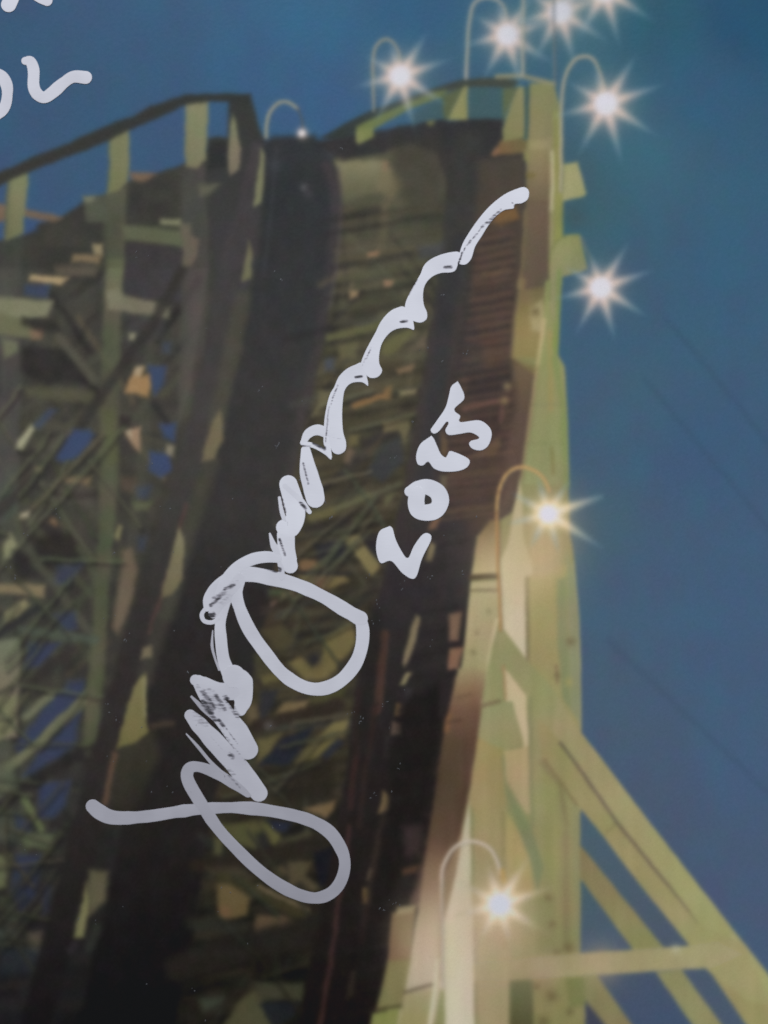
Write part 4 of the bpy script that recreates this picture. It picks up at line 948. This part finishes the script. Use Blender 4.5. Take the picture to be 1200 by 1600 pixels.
def stroke(parent, pts, w, name="pen_stroke", base=.91, label=None):
    """one pull of the pen: a ribbon with rounded ends and edges"""
    p = spline(pts, 1.6)
    seg = np.hypot(*np.diff(p, axis=0).T); s = np.concatenate([[0], np.cumsum(seg)])
    n = max(4, int(s[-1] / 1.6)); u = np.linspace(0, s[-1], n)
    px, py = np.interp(u, s, p[:, 0]), np.interp(u, s, p[:, 1])
    cs = np.concatenate([[0], np.cumsum(np.hypot(*np.diff(np.array(pts, float), axis=0).T))]); cs = cs / cs[-1] * s[-1]
    ww = np.interp(u, cs, np.broadcast_to(np.atleast_1d(np.array(w, float)), (len(pts),)) if np.size(w) in (1, len(pts)) else np.interp(np.linspace(0, 1, len(pts)), np.linspace(0, 1, np.size(w)), w)) / 2
    rr = np.random.default_rng(int(abs(px[0] * 13 + py[0] * 7)) % 9999)
    wob = np.interp(u, np.linspace(0, s[-1], max(3, n // 9)), rr.normal(0, .45, max(3, n // 9)))
    ww = ww * .985 + np.where(ww > 5, wob, wob * .3)
    tx, ty = np.gradient(px), np.gradient(py); tl = np.hypot(tx, ty) + 1e-9; tx /= tl; ty /= tl
    # rounded caps
    cap = 7
    rows = []
    for i in range(cap):
        a = math.pi / 2 * (1 - i / cap)
        rows.append((px[0] - tx[0] * math.sin(a) * ww[0], py[0] - ty[0] * math.sin(a) * ww[0], tx[0], ty[0], max(.05, math.cos(a) * ww[0])))
    rows += list(zip(px, py, tx, ty, ww))
    for i in range(1, cap + 1):
        a = math.pi / 2 * i / cap
        rows.append((px[-1] + tx[-1] * math.sin(a) * ww[-1], py[-1] + ty[-1] * math.sin(a) * ww[-1], tx[-1], ty[-1], max(.05, math.cos(a) * ww[-1])))
    R = np.array(rows)
    acr = np.array([-1, -.93, -.8, -.65, -.5, -.35, -.2, -.07, .07, .2, .35, .5, .65, .8, .93, 1.0])
    X = R[:, 0, None] - R[:, 3, None] * R[:, 4, None] * acr; Y = R[:, 1, None] + R[:, 2, None] * R[:, 4, None] * acr
    prof = 0.000012 * (1 - np.abs(acr) ** 6)[None, :]
    rise = np.linspace(0, 0.00001, len(R))[:, None]
    h0 = HZ[0]; HZ[0] += 0.0000025
    Zx, Zy, Zz = wpos(X, Y, h0 + rise + prof)
    P = np.stack([Zx, Zy, Zz], -1).reshape(-1, 3)
    nr, nc = X.shape
    faces = [(j * nc + i, j * nc + i + 1, (j + 1) * nc + i + 1, (j + 1) * nc + i) for j in range(nr - 1) for i in range(nc - 1)]
    # consistent upward facing
    a0, b0, c0 = P[faces[len(faces) // 2][0]], P[faces[len(faces) // 2][1]], P[faces[len(faces) // 2][2]]
    if np.cross(b0 - a0, c0 - b0)[2] < 0: faces = [q[::-1] for q in faces]
    bb = base if np.size(base) == 1 else np.interp(np.linspace(0, 1, nr), np.linspace(0, 1, np.size(base)), base)[:, None] * np.ones((1, nc))
    cov = ((np.ones(X.shape) * bb).ravel(), cover_at(X, Y, 1).ravel())
    return put(name, ink_mesh(name, P, faces, cov), MAT_INK, parent, label)
def blot(parent, pts, name, base=.91, label=None):
    """a filled shape of paint given by its outline"""
    p = np.array(pts, float)
    p = spline(np.vstack([p, p[:1]]), 3.0)[:-1]
    n = len(p)
    if n < 3: return None
    area_ = 0.5 * np.sum(p[:, 0] * np.roll(p[:, 1], -1) - np.roll(p[:, 0], -1) * p[:, 1])
    if area_ > 0: p = p[::-1]
    d = np.roll(p, -1, 0) - np.roll(p, 1, 0); d /= np.hypot(d[:, 0], d[:, 1])[:, None] + 1e-9
    inner = p - np.stack([-d[:, 1], d[:, 0]], -1) * -1.3
    # keep whichever side is inward
    def ar(q): return abs(0.5 * np.sum(q[:, 0] * np.roll(q[:, 1], -1) - np.roll(q[:, 0], -1) * q[:, 1]))
    if ar(inner) > ar(p): inner = p + np.stack([-d[:, 1], d[:, 0]], -1) * -1.3
    p = p + (inner - p) * .45; inner = p + (inner - p) * 1.5
    h0 = HZ[0]; HZ[0] += 0.0000025
    bm = bmesh.new()
    ring_o = [bm.verts.new((q[0], q[1], 0)) for q in p]
    ring_i = [bm.verts.new((q[0], q[1], 1)) for q in inner]
    for i in range(n):
        try: bm.faces.new((ring_o[i], ring_o[(i + 1) % n], ring_i[(i + 1) % n], ring_i[i]))
        except ValueError: pass
    tops = []
    for q in tessellate_polygon([[Vector((v.co.x, v.co.y, 0)) for v in ring_i]]):
        try: tops.append(bm.faces.new([ring_i[j] for j in q]))
        except ValueError: pass
    for _ in range(4):       # fine enough to carry the dry streaks
        lng = [e for e in bm.edges if e.calc_length() > 3.2 and e.verts[0].co.z > .5 and e.verts[1].co.z > .5]
        if not lng: break
        bmesh.ops.subdivide_edges(bm, edges=lng, cuts=1)
        bmesh.ops.triangulate(bm, faces=[f_ for f_ in bm.faces if len(f_.verts) > 4 or all(v.co.z > .5 for v in f_.verts)])
    bm.verts.index_update()
    X = np.array([v.co.x for v in bm.verts]); Y = np.array([v.co.y for v in bm.verts])
    h = h0 + .00001 * np.array([v.co.z for v in bm.verts])
    faces = [tuple(v.index for v in f_.verts) for f_ in bm.faces]
    bm.free()
    P = np.stack(wpos(X, Y, h), -1)
    good = []
    for q in faces:
        a0, b0, c0 = P[q[0]], P[q[1]], P[q[2]]
        good.append(q if np.cross(b0 - a0, c0 - b0)[2] >= 0 else q[::-1])
    me = ink_mesh(name, P, good, (np.full(len(P), base), cover_at(X, Y, 1)), False)
    return put(name, me, MAT_INK, parent, label)
def holder(name, label):
    o = bpy.data.objects.new(name, None); coll.objects.link(o); o.parent = poster; o["label"] = label
    return o
def off(pts, x, y): return [(x + a / 4.0, y + c / 4.0) for a, c in pts]

# where the pen ran thin
STREAKS += [(346, 1128, 372, 1160, 1.6, .45), (352, 1150, 366, 1168, 1.4, .4), (322, 1106, 338, 1126, 3.5, .5), (328, 1092, 336, 1106, 3, .6), (345, 1096, 352, 1108, 3.5, .6), (310, 1072, 322, 1084, 4, .35), (352, 1196, 366, 1210, 5, .3), (330, 945, 345, 932, 3, .6),
            (318, 1080, 330, 1098, 5, .5), (318, 1096, 330, 1112, 5, .75), (338, 1086, 346, 1100, 4, .55), (352, 1088, 358, 1096, 4, .7), (342, 1124, 350, 1134, 3, .7), (362, 1102, 372, 1118, 5, .45),
            (308, 1118, 322, 1130, 10, .3), (330, 1080, 345, 1105, 9, .3), (360, 1178, 364, 1182, 4, .6), (340, 1190, 376, 1230, 2.2, .35), (345, 1138, 385, 1190, 2.0, .3), (330, 1150, 352, 1175, 2, .25),
            (412, 885, 432, 890, 3.6, .97), (430, 886, 438, 890, 3, .9), (352, 920, 366, 914, 3, .6), (336, 935, 352, 926, 5, .4), (345, 945, 360, 930, 6, .25), (358, 925, 372, 905, 5, .2),
            (324, 962, 334, 960, 4, .85), (446, 800, 441, 780, 2.0, .6), (437, 842, 446, 868, 2.0, .75), (474, 724, 482, 756, 1.8, .6), (470, 785, 478, 795, 2.6, .85),
            (492, 691, 503, 697, 4.0, .98), (503, 696, 507, 701, 3, .95), (470, 697, 486, 698, 1.6, .6), (528, 602, 514, 640, 1.5, .5), (514, 640, 509, 690, 1.4, .55), (556, 590, 565, 589, 2.2, .85), (571, 562, 580, 545, 1.6, .5), (566, 572, 574, 556, 1.2, .35),
            (626, 503, 636, 503, 2.2, .8), (638, 462, 650, 440, 1.6, .5), (646, 448, 653, 436, 1.6, .35), (694, 418, 705, 418, 2.4, .8), (716, 413, 722, 396, 1.4, .8), (722, 396, 734, 376, 1.2, .6), (732, 382, 756, 352, 1.5, .5), (752, 356, 782, 329, 2.2, .55), (762, 350, 776, 338, 2.0, .5), (520, 684, 534, 686, 1.0, .3),
            (800, 318, 804, 324, 1.5, .5), (128, 122, 134, 124, 1.5, .12)]

sig = holder("signature", "long looping white signature written upward across the two dark tracks")
G = 0.70      # greyer ink tone toward the start of the signature
stroke(sig, [(146, 1259), (156, 1267), (172, 1275), (195, 1277), (235, 1274), (280, 1267), (325, 1262), (380, 1261), (430, 1267), (480, 1279), (514, 1298), (533, 1325), (539, 1348), (534, 1372), (522, 1390), (504, 1400), (484, 1401),
             (459, 1393), (430, 1377), (400, 1354), (372, 1327), (345, 1298), (326, 1272), (309, 1245), (296, 1222), (293, 1208), (299, 1198), (315, 1198), (340, 1208), (366, 1224), (388, 1238)],
       [24, 25, 23, 20, 19, 18.5, 19, 19, 19, 20, 21, 20, 19, 19, 19, 18, 19, 20, 20, 19, 19, 19, 19, 19, 20, 20, 19, 18, 18, 16, 14], base=[.63, .63, .62, .60, .57, .59, .61, .62], label="wide oval loop that starts the signature")
stroke(sig, [(292, 1146), (310, 1166), (330, 1190), (352, 1212), (378, 1234)], [2, 5, 6, 9, 10], base=.62)
stroke(sig, [(298, 1117), (312, 1132), (338, 1160), (362, 1186), (388, 1216), (405, 1238)], [19, 26, 30, 31, 31, 28], base=.74)
stroke(sig, [(311, 1064), (322, 1082), (346, 1112), (372, 1146), (388, 1170)], [20, 26, 36, 37, 33], base=.77)
stroke(sig, [(300, 1088), (318, 1106), (336, 1122)], [4, 9, 8], base=.6)
stroke(sig, [(306, 1062), (318, 1068), (340, 1078), (362, 1080)], [18, 24, 26, 26], base=.80)
stroke(sig, [(376, 1108), (380, 1092), (374, 1068), (366, 1056)], [20, 30, 46, 36], base=.82)
stroke(sig, [(360, 1056), (350, 1030), (346, 1000), (345, 970), (352, 935), (364, 912), (372, 900)], [22, 19, 19, 19, 21, 24, 24], base=.83)
stroke(sig, [(333, 985), (332, 1008), (336, 1026), (343, 1046)], [2, 5, 4, 3], base=.66)
stroke(sig, [(322, 950), (316, 960), (320, 970), (332, 972), (342, 966)], [6, 7, 7, 7, 6], base=.82)
stroke(sig, [(324, 950), (326, 934), (342, 915), (364, 902), (390, 897), (425, 903), (465, 914), (505, 932), (540, 953), (563, 966)], [11, 15, 19, 23, 24, 23, 22, 22, 23, 24], base=.84)
stroke(sig, [(563, 964), (567, 985), (565, 1010), (556, 1035), (538, 1058), (516, 1072), (492, 1076), (467, 1069), (440, 1050), (414, 1018), (391, 985), (376, 952), (369, 925), (374, 905)], [18, 21, 21, 21, 21, 21, 21, 21, 21, 21, 21, 20, 20, 20], base=[.86, .82], label="second rounded loop of the signature")
stroke(sig, [(334, 958), (344, 938), (358, 925), (368, 916)], [16, 26, 26, 20], base=.80)
stroke(sig, [(340, 935), (352, 908), (372, 886), (394, 874), (416, 870), (438, 872)], [12, 18, 18, 19, 18, 16], base=.86)
stroke(sig, [(422, 834), (428, 852), (438, 872), (441, 902)], [3, 10, 12, 9], base=.84)
stroke(sig, [(447, 836), (448, 858), (451, 876), (454, 884)], [28, 27, 28, 24], base=.90)
stroke(sig, [(437, 778), (441, 800), (447, 818)], [5, 7, 7], base=.86)
stroke(sig, [(451, 757), (459, 785), (462, 808), (453, 824), (444, 824)], [29, 32, 30, 34, 26], base=.93)
stroke(sig, [(446, 760), (470, 782), (484, 800)], [10, 10, 7], base=.88)
stroke(sig, [(478, 704), (482, 736), (490, 766), (493, 779)], [16, 27, 32, 30], base=.90)
stroke(sig, [(474, 692), (482, 678), (496, 672), (512, 677)], [10, 16, 18, 16], base=.90)
stroke(sig, [(478, 694), (492, 697), (508, 706), (517, 717)], [8, 8, 8, 3], base=.92)
stroke(sig, [(512, 668), (511, 692), (516, 714)], [10, 12, 6], base=.94)
def zz(pts): return [(406 + x / 2.436, 281 + y / 2.436) for x, y in pts]
blot(sig, zz([(282, 790), (300, 750), (330, 720), (365, 703), (388, 698), (408, 748), (413, 787), (390, 773), (350, 776), (326, 800), (318, 840), (315, 900), (319, 960), (330, 1000), (326, 1032), (300, 1047), (276, 1036), (262, 1000), (246, 965), (244, 925), (252, 870), (265, 820)]), "pen_stroke", .90)
blot(sig, zz([(440, 580), (460, 540), (490, 505), (520, 488), (550, 484), (577, 520), (586, 545), (587, 574), (560, 566), (520, 571), (490, 590), (466, 625), (456, 665), (456, 700), (467, 726), (456, 748), (435, 757), (410, 751), (384, 715), (386, 690), (405, 645)]), "pen_stroke", .91)
blot(sig, zz([(610, 360), (625, 325), (655, 300), (700, 282), (750, 274), (762, 285), (756, 318), (745, 347), (725, 356), (690, 358), (655, 373), (630, 402), (622, 440), (626, 480), (637, 505), (636, 531), (615, 546), (588, 542), (562, 525), (551, 482), (565, 440), (590, 395)]), "pen_stroke", .91)
blot(sig, zz([(758, 280), (775, 235), (820, 165), (870, 105), (925, 60), (970, 38), (1005, 29), (1024, 45), (1020, 76), (996, 93), (970, 96), (966, 112), (930, 119), (900, 141), (870, 177), (845, 217), (820, 257), (806, 301), (786, 324), (766, 326), (754, 316)]), "pen_stroke", .91, "tail stroke of the signature ending at the tower")

dt = holder("handwritten_date", "white handwritten date beside the signature")
blot(dt, off([(195, 165), (130, 200), (108, 290), (120, 370), (145, 402), (205, 388), (270, 460), (330, 498), (365, 480), (400, 370), (457, 250), (440, 212), (400, 218), (345, 290), (308, 365), (270, 320), (235, 250), (215, 180)], 560, 780), "digit_two", .92)
stroke(dt, [(640, 768), (652, 763), (668, 761), (683, 769), (688, 783), (681, 797), (665, 801), (653, 797), (650, 784), (652, 772)], [16, 23, 25, 27, 28, 26, 26, 26, 26, 24], "digit_zero", .91)
blot(dt, off([(295, 722), (225, 775), (198, 850), (210, 905), (245, 912), (275, 888), (310, 930), (370, 950), (460, 947), (520, 922), (537, 880), (500, 850), (420, 818), (400, 828), (385, 858), (355, 835), (330, 780), (312, 740)], 600, 500), "digit_one", .92)
blot(dt, off([(460, 382), (418, 415), (403, 470), (380, 550), (320, 640), (288, 690), (310, 714), (345, 697), (390, 640), (400, 650), (380, 690), (402, 722), (470, 716), (540, 707), (592, 738), (540, 755), (528, 780), (555, 810), (610, 817), (655, 782), (674, 710), (650, 660), (590, 626), (475, 637), (478, 600), (440, 560), (502, 495), (487, 430)], 600, 500), "digit_three", .92)

ins = holder("handwritten_note", "white handwriting cut off by the picture's upper corner")
stroke(ins, [(34, -60), (28, -25), (22, -6), (15, 9)], [18, 22, 23, 23], base=.80)
stroke(ins, [(30, -30), (48, -12), (62, -2), (75, 3)], [14, 15, 16, 18], base=.80)
stroke(ins, [(-30, 118), (-12, 116), (4, 121), (12, 135), (13, 150), (10, 166), (2, 177), (-16, 184), (-34, 176), (-40, 145), (-30, 118)], 18, base=.80, name="digit_zero")
stroke(ins, [(41, 97), (49, 98), (54, 112), (54, 136), (60, 149), (71, 154), (84, 146), (100, 132), (116, 122), (135, 123)], [13, 17, 19, 19, 20, 19, 19, 19, 19, 20], base=.80, name="digit_two")

# ------------------------------------------------------------------ dust and tiny scuffs lying in the gloss
def dust():
    rd = random.Random(3)
    spots = [(668, 548), (425, 423), (442, 436), (437, 696), (432, 700), (363, 784), (410, 606), (468, 632), (165, 965), (198, 997), (183, 955), (168, 1105), (264, 1232), (197, 1410), (232, 1537), (371, 875), (340, 890), (323, 516), (535, 232),
             (690, 568), (633, 910), (632, 922), (590, 945), (586, 970), (695, 838), (724, 895), (674, 1005), (594, 1100), (562, 1122), (420, 1132), (550, 1112), (566, 1128), (440, 860), (448, 866), (28, 900), (12, 885), (90, 800), (98, 808), (42, 833),
             (246, 790), (262, 792), (177, 868), (280, 990), (293, 1048), (575, 900), (40, 1320), (57, 1330), (432, 698), (216, 403), (235, 405), (726, 556), (722, 618), (640, 660), (742, 810), (712, 816), (470, 750)]
    for _ in range(40):
        y = rd.uniform(350, 1590); xc = np.interp(y, [350, 700, 1000, 1600], [560, 480, 430, 330])
        spots.append((xc + rd.uniform(-260, 260), y))
    v, f, = [], []
    for (x, y) in spots:
        for q in range(rd.choice((1, 1, 2, 3))):
            cx, cy = x + rd.gauss(0, 3.5), y + rd.gauss(0, 3.5)
            L, w, an = rd.uniform(.8, 2.6), rd.uniform(.45, .95), rd.uniform(0, math.pi) if rd.random() < .4 else rd.gauss(1.9, .3)
            n0 = len(v); m_ = 6
            for i in range(m_):
                a = 2 * math.pi * i / m_
                lx, ly = math.cos(a) * L * rd.uniform(.7, 1.2), math.sin(a) * w * rd.uniform(.7, 1.2)
                v.append(wpos(cx + lx * math.cos(an) - ly * math.sin(an), cy + lx * math.sin(an) + ly * math.cos(an), .00002))
            v.append(wpos(cx, cy, .00008))
            for i in range(m_): f.append((n0 + (i + 1) % m_, n0 + i, n0 + m_))
    me = bpy.data.meshes.new("dust"); me.from_pydata(v, [], f); me.update()
    return put("dust", me, MAT_DUST, poster, "tiny pale dust specks on the gloss", "stuff")
dust()

# ------------------------------------------------------------------ the table under the poster
def table():
    w, h, tk = 0.9, 0.7, 0.03
    v, f = [], []
    xs = [-w, -w + .004, w - .004, w]
    me = bpy.data.meshes.new("table_top")
    z1, z0 = -0.0005, -tk
    ring = lambda a, c, z: [(-a, -c, z), (a, -c, z), (a, c, z), (-a, c, z)]
    v = ring(w, h, z0) + ring(w, h, z1 - .003) + ring(w - .003, h - .003, z1)
    f = [(3, 2, 1, 0), (8, 9, 10, 11)]
    for k0 in (0, 4):
        for i in range(4): f.append((k0 + i, k0 + (i + 1) % 4, k0 + 4 + (i + 1) % 4, k0 + 4 + i))
    me.from_pydata(v, [], f); me.update(); me.materials.append(MAT_TABLE)
    o = bpy.data.objects.new("table_top", me); coll.objects.link(o)
    o["kind"] = "structure"
table()
